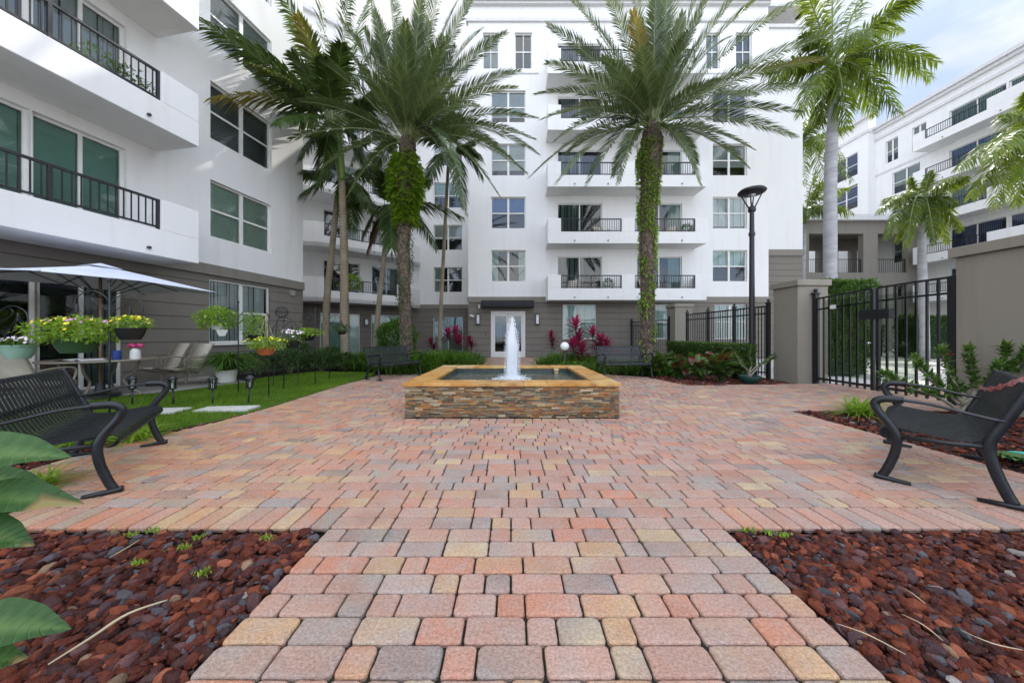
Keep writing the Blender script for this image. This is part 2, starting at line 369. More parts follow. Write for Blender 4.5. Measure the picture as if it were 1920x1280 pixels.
mb.build('cornice', M['roof'], mainb)
mb = MB(); mb.box(-2.3, 15.6, 17.25, 33, RZ-.25, RZ-.15); mb.build('roof', M['roof'], mainb)
for i, (a, b, z0, z1, kd, k) in enumerate(win):
    if kd == 'single': bl = ('h', 'blind_dark' if i % 2 else 'blind_white', .02, .98, .1, 1)
    else:
        left = a < 5
        bl = {(True, 2): [('v', 'blind_teal', .0, .2, 0, 1), ('v', 'blind_teal', .8, 1, 0, 1)], (True, 3): ('c', 'blind_blue', 0, 1, .5, 1), (False, 2): ('c', 'blind_teal', 0, 1, .52, 1), (False, 3): ('c', 'blind_white', 0, 1, .1, 1),
              (False, 4): ('h', 'blind_white', 0, 1, .3, 1), (True, 4): ('h', 'blind_white', 0, 1, .2, 1)}.get((left, k), ('h', 'blind_blue' if not left else 'blind_white', 0, 1, .2, 1))
    window(fm, a, b, z0, z1, mainb, 'double' if kd == 'double' else 'single', bl, gl='glass', sill=False)
for a, b, z0, z1 in gw: window(fm, a, b, z0, z1, mainb, 'double', ('c', 'blind_teal', 0, 1, 0, 1))
for i, (a, b, z0, z1, k) in enumerate(sl):
    bl = [('v', 'blind_teal', .72, .98, 0, 1)] if (i+k) % 3 == 0 else ([('v', 'blind_green', 0, .4, 0, 1)] if (i+k) % 3 == 1 else [('v', 'blind_dark', .1, .6, 0, 1)])
    window(fm, a, b, z0, z1, mainb, 'slide', bl, name='sliding_door', gl='glassdk', rec=.07)
FX = lambda px: (px-CX)*16.13/F+2.31
for k in range(2, 7):
    balcony(fm, 1.77+2.31, 9.65+2.31, 2.906+ST*(k-2), 1.07, [(FX(1052), FX(1166)), (FX(1190.6), FX(1304))], mainb, (FX(1077.5), FX(1140), FX(1278.5)))
# entrance
dr = MB(); ua, ub, _, zt = doorh
for (a, b, c, d) in ((ua, ua+.12, 0, zt), (ub-.12, ub, 0, zt), (ua+.12, ub-.12, zt-.14, zt), (ua+.12, ub-.12, .0, .05)): lbox(dr, fm, a, b, -.12, -.02, c, d)
dfr = dr.build('door_frame', M['frame'], mainb)
um = (ua+ub)/2
for s, (a, b) in enumerate(((ua+.125, um-.005), (um+.005, ub-.125))):
    d2 = MB()
    for (p, q, c, e) in ((a, a+.09, .055, zt-.145), (b-.09, b, .055, zt-.145), (a+.09, b-.09, .055, .30), (a+.09, b-.09, zt-.25, zt-.145)): lbox(d2, fm, p, q, -.10, -.05, c, e)
    dd = d2.build('door', M['frame'], mainb)
    gm = MB(); lbox(gm, fm, a+.09, b-.09, -.08, -.07, .3, zt-.25); gm.build('door_glass', M['glassdk'], dd)
    hm = MB(); uh = b-.04 if s == 0 else a+.04; hm.tube([fm.T(uh, -.04, .95), fm.T(uh, .03, .97), fm.T(uh, .03, 1.25), fm.T(uh, -.04, 1.27)], .012, 6); hm.build('door_handle', M['iron'], dd)
ib = MB(); wall(ib, fm, ua-.6, ub+.6, 0, 2.6, [], 0, -2.5); ib.box(-2.31+ua-.6, -2.31+ub+.6, 17.3, 19.8, -.02, .0); ib.box(-2.31+ua-.6, -2.31+ub+.6, 17.3, 19.8, 2.6, 2.62); ib.build('lobby', M['dark'], mainb)
lt = MB(); lt.box(-2.31+ua+.2, -2.31+ua+.5, 19.5, 19.65, .6, 1.7); lt.build('lobby_panel', M['blind_teal'], mainb)
aw = MB(); u0, u1 = mu(904), mu(1000); prof = [(0, 3.0), (.25, 2.99), (.45, 2.93), (.60, 2.82), (.68, 2.68), (.69, 2.60), (.0, 2.60)]
n = len(prof); aw.add([fm.T(u0, d, z) for d, z in prof]+[fm.T(u1, d, z) for d, z in prof], [tuple(range(n))[::-1], tuple(range(n, 2*n))]+[(i, (i+1) % n, n+(i+1) % n, n+i) for i in range(n)])
aw.build('awning', plain('awning_canvas', (.012, .013, .015), .75, .2, 8, .3, 0, .3, 400, .001), mainb)
# ---- wall lanterns ----
g = G('lantern_glass'); g.end(g.pr((.75, .78, .82), .35)); M['lan'] = g.m
def lantern(px, py, fr, u, z, label, h=.55, w=.17):
    t = thing('wall_lantern', label, 'wall lamp', fr.T(u, 0, z-h/2), world=True, group='lanterns on the ground floor walls')
    a = MB(); lbox(a, fr, u-w/2-.02, u+w/2+.02, .01, .16, z+h/2-.04, z+h/2); lbox(a, fr, u-w/2-.02, u+w/2+.02, .01, .16, z-h/2, z-h/2+.04); lbox(a, fr, u-w/2, u+w/2, .0, .03, z-h/2+.04, z+h/2-.04)
    for s in (-1, 1): lbox(a, fr, u+s*w/2-.01, u+s*w/2+.01, .13, .15, z-h/2+.04, z+h/2-.04); lbox(a, fr, u+s*w/2-.008, u+s*w/2+.008, .03, .05, z-h/2+.04, z+h/2-.04)
    for q in (-.12, .12): lbox(a, fr, u-w/2+.01, u+w/2-.01, .146, .152, z+q-.006, z+q+.006)
    a.build('frame', M['iron'], t)
    b = MB(); lbox(b, fr, u-w/2+.015, u+w/2-.015, .035, .138, z-h/2+.05, z+h/2-.05); b.build('lamp_glass', M['lan'], t)
    return t
lantern(0, 0, fm, mu(896.8), 2.0, 'black framed glass lantern left of the entrance doors'); lantern(0, 0, fm, mu(1007.5), 2.0, 'black framed glass lantern right of the entrance doors')
sc = MB(); sc.tube([fm.T(mu(883), .0, 2.18), fm.T(mu(883), .22, 2.18)], .035, 10); sc.tube([fm.T(mu(883), .12, 2.2), fm.T(mu(889), .3, 2.14)], .05, 10)
single('security_camera', sc, M['frame'], 'small white security camera on the wall left of the entrance lantern', 'camera', fm.T(mu(883), 0, 2.18), smooth='auto')
hn = MB(); hn.lathe([(.0, 2.55), (.05, 2.56), (.055, 2.66), (.04, 2.76), (0, 2.77)], 10, fm.T(mu(899), .09, 0)); hn.tube([fm.T(mu(899), .0, 2.72), fm.T(mu(899), .06, 2.72)], .02, 6)
single('alarm_lamp', hn, M['lan'], 'small white bulb on the wall above the left entrance lantern', 'lamp', fm.T(mu(899), .0, 2.6), smooth='auto')
bt = MB(); lbox(bt, fm, mu(911)-.03, mu(911)+.03, 0, .03, 1.18, 1.26); single('door_bell', bt, M['iron'], 'small dark bell button on the taupe wall beside the entrance', 'bell', fm.T(mu(911), 0, 1.2))
# ---- recessed part and angled wing ----
wing = thing('angled_apartment_wing', 'white apartment wing with curved balconies set back behind the thin palm trunks', 'building', (-8, 19.5, 0), world=True)
fr2 = Fr((-6.28, 21.6), (-2.31, 21.6)); q = Vector((3.17, 2.6)).normalized(); P1 = Vector((-6.28, 21.6)); P0 = P1-q*9.0
fa = Fr(P0, P1)
rw = [(fr2.hit(813)[0], fr2.hit(867)[0], 3.98+ST*i, 5.66+ST*i) for i in range(5)]
rg = (fr2.hit(812)[0], fr2.hit(868)[0], .05, 2.4)
sl2 = []
for k in range(2, 7):
    zb = 3.1+ST*(k-2)
    for a, b in ((606, 675), (697, 752)): sl2.append((fa.hit(a)[0], fa.hit(b)[0], zb, zb+2.3, k))
sg = [(fa.hit(a)[0], fa.hit(b)[0], .05, 2.42) for a, b in ((600, 676), (696.5, 752))]
mb = MB(); wall(mb, fr2, 0, fr2.len, 3.18, RZ, rw); wall(mb, fa, 0, fa.len, 3.18, RZ, [s[:4] for s in sl2]); mb.build('upper_wall', M['white'], wing)
mb = MB(); wall(mb, fr2, 0, fr2.len, -.02, 2.91, [rg]); wall(mb, fa, 0, fa.len, -.02, 3.18, sg); mb.build('base_wall', M['brown'], wing)
mb = MB(); lbox(mb, fr2, .02, fr2.len, -.05, .05, 2.9, 3.19); mb.build('base_band', M['brown_flat'], wing)
mb = MB(); lbox(mb, fr2, 0, fr2.len, -.4, .24, RZ-.19, RZ+.02); lbox(mb, fa, 0, fa.len, -.4, .24, RZ-.19, RZ+.015); lbox(mb, fr2, 0, fr2.len, -.1, .1, RZ-1.17, RZ-1.0); lbox(mb, fa, 0, fa.len, -.1, .1, RZ-1.17, RZ-1.0)
mb.build('cornice', M['roof'], wing)
for i, (a, b, c, d) in enumerate(rw):
    window(fr2, a, b, c, d, wing, 'double', [('v', 'blind_teal', 0, .3, 0, 1), ('h', 'blind_dark', .5, 1, .5, 1)] if i < 1 else ('h', 'blind_white' if i % 2 else 'blind_teal', 0, 1, .45, 1))
window(fr2, *rg, wing, 'slide', [('v', 'blind_teal', 0, .5, 0, 1), ('v', 'blind_green', .5, 1, 0, 1)], name='sliding_door')
for i, (a, b, c, d) in enumerate(sg): window(fa, a, b, c, d, wing, 'slide', [('v', 'blind_green' if i else 'blind_green', 0, .5, 0, 1), ('v', 'blind_teal', .5, 1, 0, 1)], name='sliding_door')
for i, (a, b, c, d, k) in enumerate(sl2): window(fa, a, b, c, d, wing, 'slide', [('v', 'blind_dark' if k < 3 else 'blind_teal', .5, .98, 0, 1)] if i % 2 == 0 else [('v', 'blind_dark' if k < 3 else 'blind_green', .35, .98, 0, 1)], name='sliding_door', gl='glass' if k > 2 else 'glassdk')
BF = [Vector(p) for p in ((-13.5, 15.75), (-10.95, 16.35), (-9.84, 16.55), (-6.76, 19.3), (-6.08, 21.62))]
def band_strip(mb, pts, th, z0, z1):
    ins = []
    for i, p in enumerate(pts):
        a = (pts[min(i+1, len(pts)-1)]-pts[max(i-1, 0)]).normalized(); ins.append(p+Vector((-a.y, a.x))*th)
    for i in range(len(pts)-1):
        a, b, c, d = pts[i], pts[i+1], ins[i+1], ins[i]
        mb.add([(*a, z0), (*b, z0), (*c, z0), (*d, z0), (*a, z1), (*b, z1), (*c, z1), (*d, z1)], [(0, 3, 2, 1), (4, 5, 6, 7), (0, 1, 5, 4), (1, 2, 6, 5), (2, 3, 7, 6), (3, 0, 4, 7)])
for k in range(2, 7):
    zs = 2.906+ST*(k-2); mb = MB()
    band_strip(mb, BF, .16, zs, zs+.58)
    poly = BF+[P1, P0]; mb.poly([(p.x, p.y) for p in poly], zs+.003, zs+.2)
    tdir = (BF[3]-BF[2]).normalized(); na, nb = BF[2]+tdir*.25, BF[3]-tdir*.05
    band_strip(mb, [BF[0], BF[1], BF[2], na], .16, zs+.58, zs+1.25); band_strip(mb, [BF[3], BF[4]], .16, zs+.58, zs+1.25)
    b = mb.build('balcony', M['white'], wing)
    fb = Fr(na, nb); r = MB(); rail(r, fb, 0, fb.len, -.08, zs+.58, zs+1.25); r.build('railing', M['iron'], b)
    dm = MB()
    for u in (.25, 2.5): dm.tube([fb.T(u, -.02, zs+.14), fb.T(u, .05, zs+.135)], .032, 8)
    dm.build('drain_pipe', M['pipe'], b)
lantern(0, 0, fa, fa.hit(686)[0], 1.95, 'white and black wall lantern between the two green sliding doors', .42, .2)
# ---- near left wing ----
lw = thing('near_left_apartment_wing', 'white apartment wing with long balconies on the left, taupe below, patio at its foot', 'building', (-8.9, 7, 0), world=True)
A = Vector((-8.62, 8.97)); B = Vector((-8.02, 12.48)); dv = (B-A).normalized(); P0 = A-dv*8.4; fl = Fr(P0, B)
holes = []
def lh(pxa, pxb, z0, z1): return (fl.hit(pxa)[0], fl.hit(pxb)[0], z0, z1)
_, zb2 = fl.uz(395, 444); _, zt2 = fl.uz(395, 336); lwins = [lh(394.5, 509.5, zb2+ST*i, zt2+ST*i) for i in range(5)]
g1 = lh(394.5, 508, .95, 2.80)
lsl = []
for k in range(2, 7):
    zb = 3.1+ST*(k-2); lsl.append((fl.hit(61)[0], fl.hit(237)[0], zb, zb+2.35, k)); lsl.append((fl.hit(-500)[0], fl.hit(58)[0], zb, zb+2.35, k))
g2 = (fl.hit(-500)[0], fl.hit(72)[0], .03, 2.42); g3 = (fl.hit(73)[0], fl.hit(232)[0], .03, 2.42)
mb = MB(); wall(mb, fl, 0, fl.len, 3.18, RZ, lwins+[s[:4] for s in lsl]); fe2 = Fr(B, B-Vector((dv.y, -dv.x))*8); wall(mb, fe2, 0, 8, 3.18, RZ, []); mb.build('upper_wall', M['white'], lw)
mb = MB(); wall(mb, fl, 0, fl.len, -.02, 2.91, [g1, g2, g3], d=-.04); wall(mb, fe2, 0, 8, -.02, 2.91, []); mb.build('base_wall', M['brown'], lw)
mb = MB(); lbox(mb, fl, 0, fl.len+.03, -.06, .05, 2.9, 3.19); lbox(mb, fe2, .0, 8, -.06, .05, 2.901, 3.188); mb.build('base_band', M['brown_flat'], lw)
mb = MB(); lbox(mb, fl, 0, fl.len+.24, -.5, .24, RZ-.19, RZ+.02); lbox(mb, fl, 0, fl.len+.1, -.1, .1, RZ-1.17, RZ-1.0); mb.build('cornice', M['roof'], lw)
styles = [('h', 'shutter', 0, 1, 0, 1), ('h', 'blind_dark', 0, 1, 0, 1), ('h', 'blind_white', 0, 1, 0, 1), ('h', 'blind_white', 0, 1, 0, 1), ('h', 'blind_white', 0, 1, 0, 1)]
for s, w_ in zip(styles, lwins): window(fl, *w_, lw, 'double', s)
window(fl, *g1, lw, 'double', [('v', 'blind_white', 0, .95, .0, 1)], sill=True)
for a, b, c, d, k in lsl: window(fl, a, b, c, d, lw, 'slide', [('v', 'blind_green' if k != 3 else 'blind_dark', 0, 1, 0, 1)], name='sliding_door', gl='glass')
window(fl, *g2, lw, 'slide', [('v', 'blind_dark', 0, .5, 0, 1)], name='sliding_door', gl='glassdk'); window(fl, *g3, lw, 'slide', [('v', 'blind_dark', .6, 1, 0, 1)], name='sliding_door', gl='glassdk', cols=2)
pj = 1.25; ue, _ = fl.hit(373.5, pj); un, _ = fl.hit(304, pj)
for k in range(2, 7): balcony(fl, .3, ue, 2.906+ST*(k-2), pj, [(un-6.6, un-3.35), (un-3.33, un)] if 0 else [(.6, un)], lw, (fl.hit(278, pj)[0],))
vt = MB(); u, z = fl.uz(549, 549); lbox(vt, fl, u-.09, u+.09, -.04, .02, z-.09, z+.09); vt.build('vent', M['framedk'], lw)
# ---- right building ----
rb = thing('distant_apartment_building', 'long white apartment building at the far right under the open sky', 'building', (31.3, 18, 0), world=True)
fg = Fr((31.3, 28.0), (31.3, 6.0))
def rh(pxa, pxb, z0, z1, off=0): return (28-31.3*F/(pxa-CX), 28-31.3*F/(pxb-CX), z0, z1)
rwins = [rh(1660.5, 1683.8, 15.45, 17.3), rh(1710, 1736.7, 15.45, 17.3)]+[rh(1673, 1725, 12.0-ST*i+.65, 14.1-ST*i+.35) for i in range(4)]
ru = [28-24.0, 28-20.0]; rsl = []
for k in range(2, 7):
    zb = 3.7+ST*(k-2); rsl.append((28-23.3, 28-20.6, zb+.1, zb+2.2)); rsl.append((28-20.5, 28-19.0, zb+.1, zb+2.2)); rsl.append((28-13.5, 28-11.0, zb+.1, zb+2.2))
mb = MB(); wall(mb, fg, 0, fg.len, -.02, RZ+.01, rwins+rsl); wall(mb, Fr((30.65, 28.0), (31.3, 28.0)), 0, .65, 0, 20, []); wall(mb, Fr((30.65, 48.0), (30.65, 28.0)), 0, 20, 0, 20, [(20-2.95, 20-.85, 12.5, 14.6), (20-2.95, 20-.85, 9.5, 11.4), (20-2.95, 20-.85, 15.4, 17.4)])
mb.build('wall', M['white_b'], rb)
for a in (9.5, 12.5, 15.4): window(Fr((30.65, 48.0), (30.65, 28.0)), 20-2.95, 20-.85, a, a+2, rb, 'double', ('h', 'blind_blue', 0, 1, .3, 1))
mb = MB(); lbox(mb, fg, .0, fg.len, -.5, .35, RZ-.12, RZ+.12); lbox(mb, fg, .0, fg.len, -.4, .2, RZ-.35, RZ-.13); lbox(mb, fg, .02, fg.len, -.1, .12, RZ-1.05, RZ-.85)
fh = Fr((30.65, 48.0), (30.65, 28.0)); lbox(mb, fh, 0, 20.3, -.6, .3, 19.85, 20.1); lbox(mb, fh, 0, 20.1, -.3, .1, 18.6, 18.85); lbox(mb, fg, 0, 5, -.02, .05, 14.75, 14.9)
mb.build('cornice', M['roof'], rb)
for w_ in rwins: window(fg, *w_, rb, 'double', ('h', 'blind_teal' if w_[3] < 12 else 'blind_white', 0, 1, .35, 1))
for i, w_ in enumerate(rsl): window(fg, *w_, rb, 'slide', [('v', ['blind_blue', 'blind_green'][(i//3) % 2 == 0], 0, .9, 0, 1)] if 1 else None, name='sliding_door', gl='glass')
for k in range(2, 7): balcony(fg, 28-24.4, 28-18.6, 3.6+ST*(k-2), 1.25, [(28-23.7, 28-20.6)], rb, (28-22.7, 28-20), mat='white_b')
for k in range(2, 7): balcony(fg, 28-14.5, 28-10, 3.6+ST*(k-2), 1.25, [(28-14, 28-11)], rb, (28-12.7,), mat='white_b')
# ---- bridge / loggia ----
br = thing('covered_walkway', 'taupe two storey covered walkway with columns and railings behind the royal palm', 'walkway', (24, 25, 0), world=True)
fb = Fr((15.7, 25), (31.2, 25))
def bu(px): return fb.hit(px)[0]
def bz(py, d=25): return EH+(HY-py)*d/F
mb = MB(); lbox(mb, fb, 0, fb.len, -4.2, .35, bz(415), bz(404.5)); mb.build('roof', M['roof'], br)
mb = MB(); lbox(mb, fb, 0, fb.len, -.4, 0, bz(438), bz(415)); lbox(mb, fb, 0, fb.len, -4, -3.6, bz(446), bz(415)); lbox(mb, fb, 0, fb.len, -4, 0, bz(534), bz(511)); lbox(mb, fb, 0, fb.len, -4, -.45, bz(425), bz(416))
for a, b in ((1506, 1517), (1619, 1646), (1703, 1722)): lbox(mb, fb, bu(a), bu(b), -.4, -.002, bz(510.9), bz(438.1))
for a, b in ((1537, 1552), (1570, 1586), (1619, 1634), (1646, 1660), (1690, 1700)): lbox(mb, fb, bu(a), bu(b), -4, -3.6, bz(510.9), bz(446.1))
for a, b in ((1506, 1520), (1580, 1600), (1655, 1675), (1703, 1722)): lbox(mb, fb, bu(a), bu(b), -.45, -.01, -.02, bz(534.1)); lbox(mb, fb, bu(a), bu(b), -4, -3.6, -.02, bz(534.1))
mb.build('structure', M['brown_flat'], br)
r = MB(); rail(r, fb, bu(1517), bu(1619), -.2, bz(512), bz(484.5), .16); rail(r, fb, bu(1646), bu(1703), -.2, bz(512), bz(484.5), .16); r.build('railing', M['iron'], br)
bk = thing('courtyard_building', 'pale building wall seen through the openings of the covered walkway', 'building', (28, 39, 0), world=True)
fk = Fr((15.7, 37), (30.6, 37)); mb = MB(); wall(mb, fk, 0, fk.len, 0, 16, [(3+3.4*i, 4.6+3.4*i, 1+ST*j, 2.7+ST*j) for i in range(3) for j in range(5)]); mb.build('wall', M['white_b'], bk)
for i in range(3):
    for j in range(3): window(fk, 3+3.4*i, 4.6+3.4*i, 1+ST*j, 2.7+ST*j, bk, 'double', ('h', 'blind_white', 0, 1, 0, 1))
# ================= SETTING: ground =================
g = G('ground_far'); n1 = g.noise(.5, 5); n2 = g.noise(40, 4)
M['road'] = g.end(g.pr(g.mix(g.rng(n1, .3, .7), (.40, .385, .36), (.50, .48, .45)), .9, g.bump(n2, .3, .01)))
g = G('bed_soil'); n1 = g.noise(5, 6); n2 = g.noise(70, 5)
M['soil'] = g.end(g.pr(g.mix(g.rng(n1, .3, .7), (.012, .007, .006), (.035, .016, .012)), .95, g.bump(n2, .9, .03)))
g = G('lawn_base'); n1 = g.noise(3, 6); n2 = g.noise(120, 4)
M['lawn'] = g.end(g.pr(g.mix(g.rng(n1, .3, .7), (.035, .08, .006), (.06, .13, .010)), .95, g.bump(n2, .9, .02)))
g = G('patio_concrete'); n1 = g.noise(2.5, 6); n2 = g.noise(160, 4)
M['conc'] = g.end(g.pr(g.mix(g.rng(n1, .3, .72), (.27, .255, .235), (.42, .40, .37)), .85, g.bump(n2, .35, .004)))
g = G('joint_sand'); n1 = g.noise(4, 6); n2 = g.noise(150, 4)
c_ = g.mix(g.rng(n1, .3, .7), (.010, .008, .006), (.028, .022, .016)); c_ = g.mix(g.rng(g.noise(2.3, 4), .55, .7), c_, (.022, .038, .008))
M['sand'] = g.end(g.pr(c_, .95, g.bump(n2, .9, .006)))
M['paver'] = attm('tumbled_paver', .74, .5, 12, .9, .005, .12, 330, .35, 1)
def sheet(name, poly, z, mat, kind='structure'):
    mb = MB(); mb.add([(x, y, z) for x, y in poly], [tuple(range(len(poly)))]); o = mb.build(name, mat); o['kind'] = kind; return o
sheet('ground', [(-250, -120), (250, -120), (250, 400), (-250, 400)], -.09, M['road'])
sheet('planting_beds', [(-13, -3), (7.3, -3), (7.3, 17.5), (-1.4, 17.5), (-1.4, 21.9), (-13, 21.9)], -.045, M['soil'])
PL = [(-1.14, -.5), (1.32, -.5), (1.32, 2.02), (4.42, 2.02), (4.40, 5.15), (7.5, 5.25), (9.4, 5.3), (9.4, 7.95), (6.9, 7.92), (4.77, 7.72), (4.2, 7.68), (4.0, 8.15), (3.85, 9.15), (2.6, 10.0), (1.35, 10.4), (1.35, 17.19), (-1.35, 17.19), (-1.35, 10.4), (-2.5, 10.3), (-3.95, 9.6), (-4.05, 7.7), (-4.0, 5.3), (-4.07, 4.44), (-4.33, 3.5), (-4.3, 2.02), (-1.14, 2.02)]
sheet('paving_base', PL, -.020, M['sand'])
def spans(y):
    xs = []
    for (x0, y0), (x1, y1) in zip(PL, PL[1:]+PL[:1]):
        if (y0 <= y) != (y1 <= y): xs.append(x0+(y-y0)/(y1-y0)*(x1-x0))
    xs.sort(); return list(zip(xs[::2], xs[1::2]))
PAL = [((.50, .27, .215), 32), ((.52, .215, .135), 12), ((.47, .30, .255), 24), ((.33, .295, .285), 11), ((.22, .20, .205), 7), ((.56, .44, .27), 9), ((.53, .34, .19), 8), ((.40, .325, .305), 9)]
PW = [p[1] for p in PAL]
rr = random.Random(3)
def pcol(x, y):
    c = rr.choices([p[0] for p in PAL], PW)[0]
    j = rr.uniform(.85, 1.14); wv = max(0, min(1, (-x-.4)/3.0)) if y < 6 else 0
    c = [c[0]*j, c[1]*j, c[2]*j]
    if wv and rr.random() < .8: c = [c[0]*(1+.16*wv), c[1]*(1-.08*wv), c[2]*(1-.42*wv)]
    return (c[0]*1.0, c[1]*.975, c[2]*.90)
def paver(mb, x0, x1, y0, y1, near):
    g_ = .0027; x0 += g_+rr.uniform(0, .003); x1 -= g_+rr.uniform(0, .002); y0 += g_; y1 -= g_; c = pcol((x0+x1)/2, y0)
    if x1-x0 < .02: return
    hz = rr.uniform(-.0016, .0016); tx = rr.uniform(-.008, .008); ty = rr.uniform(-.008, .008); xm, ym = (x0+x1)/2, (y0+y1)/2
    def Z(x, y, z): return z+hz+(x-xm)*tx+(y-ym)*ty
    if near:
        out = []
        for (cx, cy, sx, sy) in ((x0, y0, 1, 1), (x1, y0, -1, 1), (x1, y1, -1, -1), (x0, y1, 1, -1)):
            r = rr.uniform(.009, .024); k = [(0, 1), (.3, .3), (1, 0)] if (sx, sy) in ((1, 1), (-1, -1)) else [(1, 0), (.3, .3), (0, 1)]
            out += [(cx+sx*r*a, cy+sy*r*b) for a, b in k]
        mids = []
        for i in range(12):                        # worn edges: one extra point per straight side
            mids.append(out[i])
            if i % 3 == 2:
                a, b = out[i], out[(i+1) % 12]; q = rr.uniform(.35, .65); e = rr.uniform(0, .0025)
                px_, py_ = a[0]+(b[0]-a[0])*q, a[1]+(b[1]-a[1])*q; mids.append((px_+(xm-px_)*e*10, py_+(ym-py_)*e*10))
        n = len(mids); lo = [(x, y, Z(x, y, -.028)) for x, y in mids]; l1 = [(x, y, Z(x, y, -.0075)) for x, y in mids]
        def ins(d, z):
            o = []
            for x, y in mids:
                dx, dy = xm-x, ym-y; o.append((x+math.copysign(min(abs(dx), d*rr.uniform(.7, 1.3)), dx), y+math.copysign(min(abs(dy), d*rr.uniform(.7, 1.3)), dy), Z(x, y, z)))
            return o
        l2 = ins(.0035, -.002); l3 = ins(.010, 0.)
        mb.add(lo+l1+l2+l3, [(k*n+i, k*n+(i+1) % n, (k+1)*n+(i+1) % n, (k+1)*n+i) for k in range(3) for i in range(n)]+[tuple(range(3*n, 4*n))], 0, c)
        if rr.random() < .75:
            cb = pcol(xm, ym); b0 = len(mb.v)-4*n; an = rr.uniform(0, 2*pi); ca_, sa_ = cos(an), sin(an); off = rr.uniform(-.3, .3); st_ = rr.uniform(.35, .8)
            for i in range(b0, len(mb.v)):
                vx = mb.v[i]; w_ = max(0, min(1, .5+off+((vx[0]-xm)*ca_+(vx[1]-ym)*sa_)*7))*st_; mb.c[i] = tuple(c[k]*(1-w_)+cb[k]*w_ for k in range(3))
    else:
        e = .006; mb.add([(x0, y0, -.024), (x1, y0, -.024), (x1, y1, -.024), (x0, y1, -.024), (x0+e, y0+e, Z(x0, y0, 0)), (x1-e, y0+e, Z(x1, y0, 0)), (x1-e, y1-e, Z(x1, y1, 0)), (x0+e, y1-e, Z(x0, y1, 0))],
                         [(0, 1, 5, 4), (1, 2, 6, 5), (2, 3, 7, 6), (3, 0, 4, 7), (4, 5, 6, 7)], 0, c)
FN = (-1.55, 1.55, 4.72, 7.48)        # fountain footprint
mb = MB(); y = 2.02-.126*12; RW = .126
while y < 17.1:
    yc = y+RW/2
    for a, b in spans(yc):
        segs = [(a, b)]
        if FN[2] < yc < FN[3] and a < FN[0] and b > FN[1]: segs = [(a, FN[0]), (FN[1], b)]
        if 2.02 <= y+.001 < 2.26: segs = [(-1.14, 1.32)]
        for p, q in segs:
            x = p
            while x < q-.01:
                w_ = rr.choices([.126, .252, .189], [34, 50, 6])[0]
                if q-(x+w_) < .07: w_ = q-x
                if w_ > .3: w_ = w_/2
                paver(mb, x, x+w_, y, y+RW, yc < 6.2); x += w_
    y += RW
for a, b in ((-4.3, -1.14), (1.32, 4.42)):
    n = round((b-a)/.126)
    for i in range(n): paver(mb, a+(b-a)*i/n, a+(b-a)*(i+1)/n, 2.02, 2.272, True)
pav = mb.build('paving', M['paver'], None, False); pav['kind'] = 'structure'
# ---- patio, lawn, stepping slabs ----
mb = MB(); mb.poly([(-10.2, 1.5), (-8.35, 1.5), (-7.95, 4.2), (-7.62, 6.4), (-7.02, 7.4), (-6.68, 8.18), (-8.0, 9.1), (-9.2, 9.3)], -.12, .03); struct('patio', mb, M['conc'])
LP = [(-8.35, 3.0), (-7.9, 4.4), (-7.6, 6.5), (-7.0, 7.5), (-6.7, 8.3), (-7.0, 9.0), (-6.9, 9.9), (-6.3, 10.6), (-5.1, 10.7), (-4.25, 10.1), (-4.12, 9.5), (-4.12, 7.7), (-4.08, 5.3), (-4.2, 4.4), (-4.7, 3.7), (-5.2, 3.0)]
sheet('lawn', LP, -.022, M['lawn'])
def inpoly(x, y, P):
    c = False
    for (x0, y0), (x1, y1) in zip(P, P[1:]+P[:1]):
        if (y0 <= y) != (y1 <= y) and x < x0+(y-y0)/(y1-y0)*(x1-x0): c = not c
    return c
SL = [((-5.75, 5.05), 0.5), ((-5.0, 5.35), .45), ((-4.45, 5.62), .3)]
M['grass'] = leafm('grass_blade', (.055, .12, .012), (.115, .22, .020), (.25, .37, .05), rough=.7, trans=.3, spec=.1)
mb = MB(); rg_ = random.Random(5)
while len(mb.f) < 62000:
    x, y = rg_.uniform(-8.3, -4.08), 3.0+(rg_.random()**1.3)*7.6
    if not inpoly(x, y, LP): continue
    if abs(x+5.62) < .42 and abs(y-5.12) < .2 or abs(x+4.62) < .42 and abs(y-5.28) < .19: continue
    hgt = rg_.uniform(.022, .05)*(1+.3*sin(x*3+y*2)); a = rg_.uniform(0, 2*pi); lx, ly = rg_.gauss(0, .014), rg_.gauss(0, .014); w_ = .0028*(1+y*.14)
    v = min(1, max(0, .5+.35*noise.noise((x*1.3, y*1.3, 0))+rg_.uniform(-.35, .35)))
    mb.add([(x-w_*cos(a), y-w_*sin(a), -.024), (x+w_*cos(a), y+w_*sin(a), -.024), (x+lx, y+ly, -.02+hgt)], [(0, 1, 2)], 0, (v, 0, 0))
single('grass', mb, M['grass'], 'short green lawn grass between the patio and the paved plaza', 'grass', kind='stuff')
M['slab'] = plain('pale_slab', (.50, .49, .45), .85, .12, 9, .4)
for cx, cy, ax, ay, lab in ((-5.62, 5.12, .40, .17, 'pale rectangular stepping slab in the grass, left one nearer the patio lights'), (-4.62, 5.28, .40, .16, 'pale rectangular stepping slab in the grass, right one touching the plaza edge')):
    mb = MB(); n = 4; mb.box(-ax, ax, -ay, ay, -.03, .012)
    o = mb.build('stepping_slab', M['slab'], None, bev=.006); o.location = (cx, cy, 0); o.rotation_euler = (0, 0, .12); tag(o, lab, 'paving slab', 'stepping slabs in the lawn')
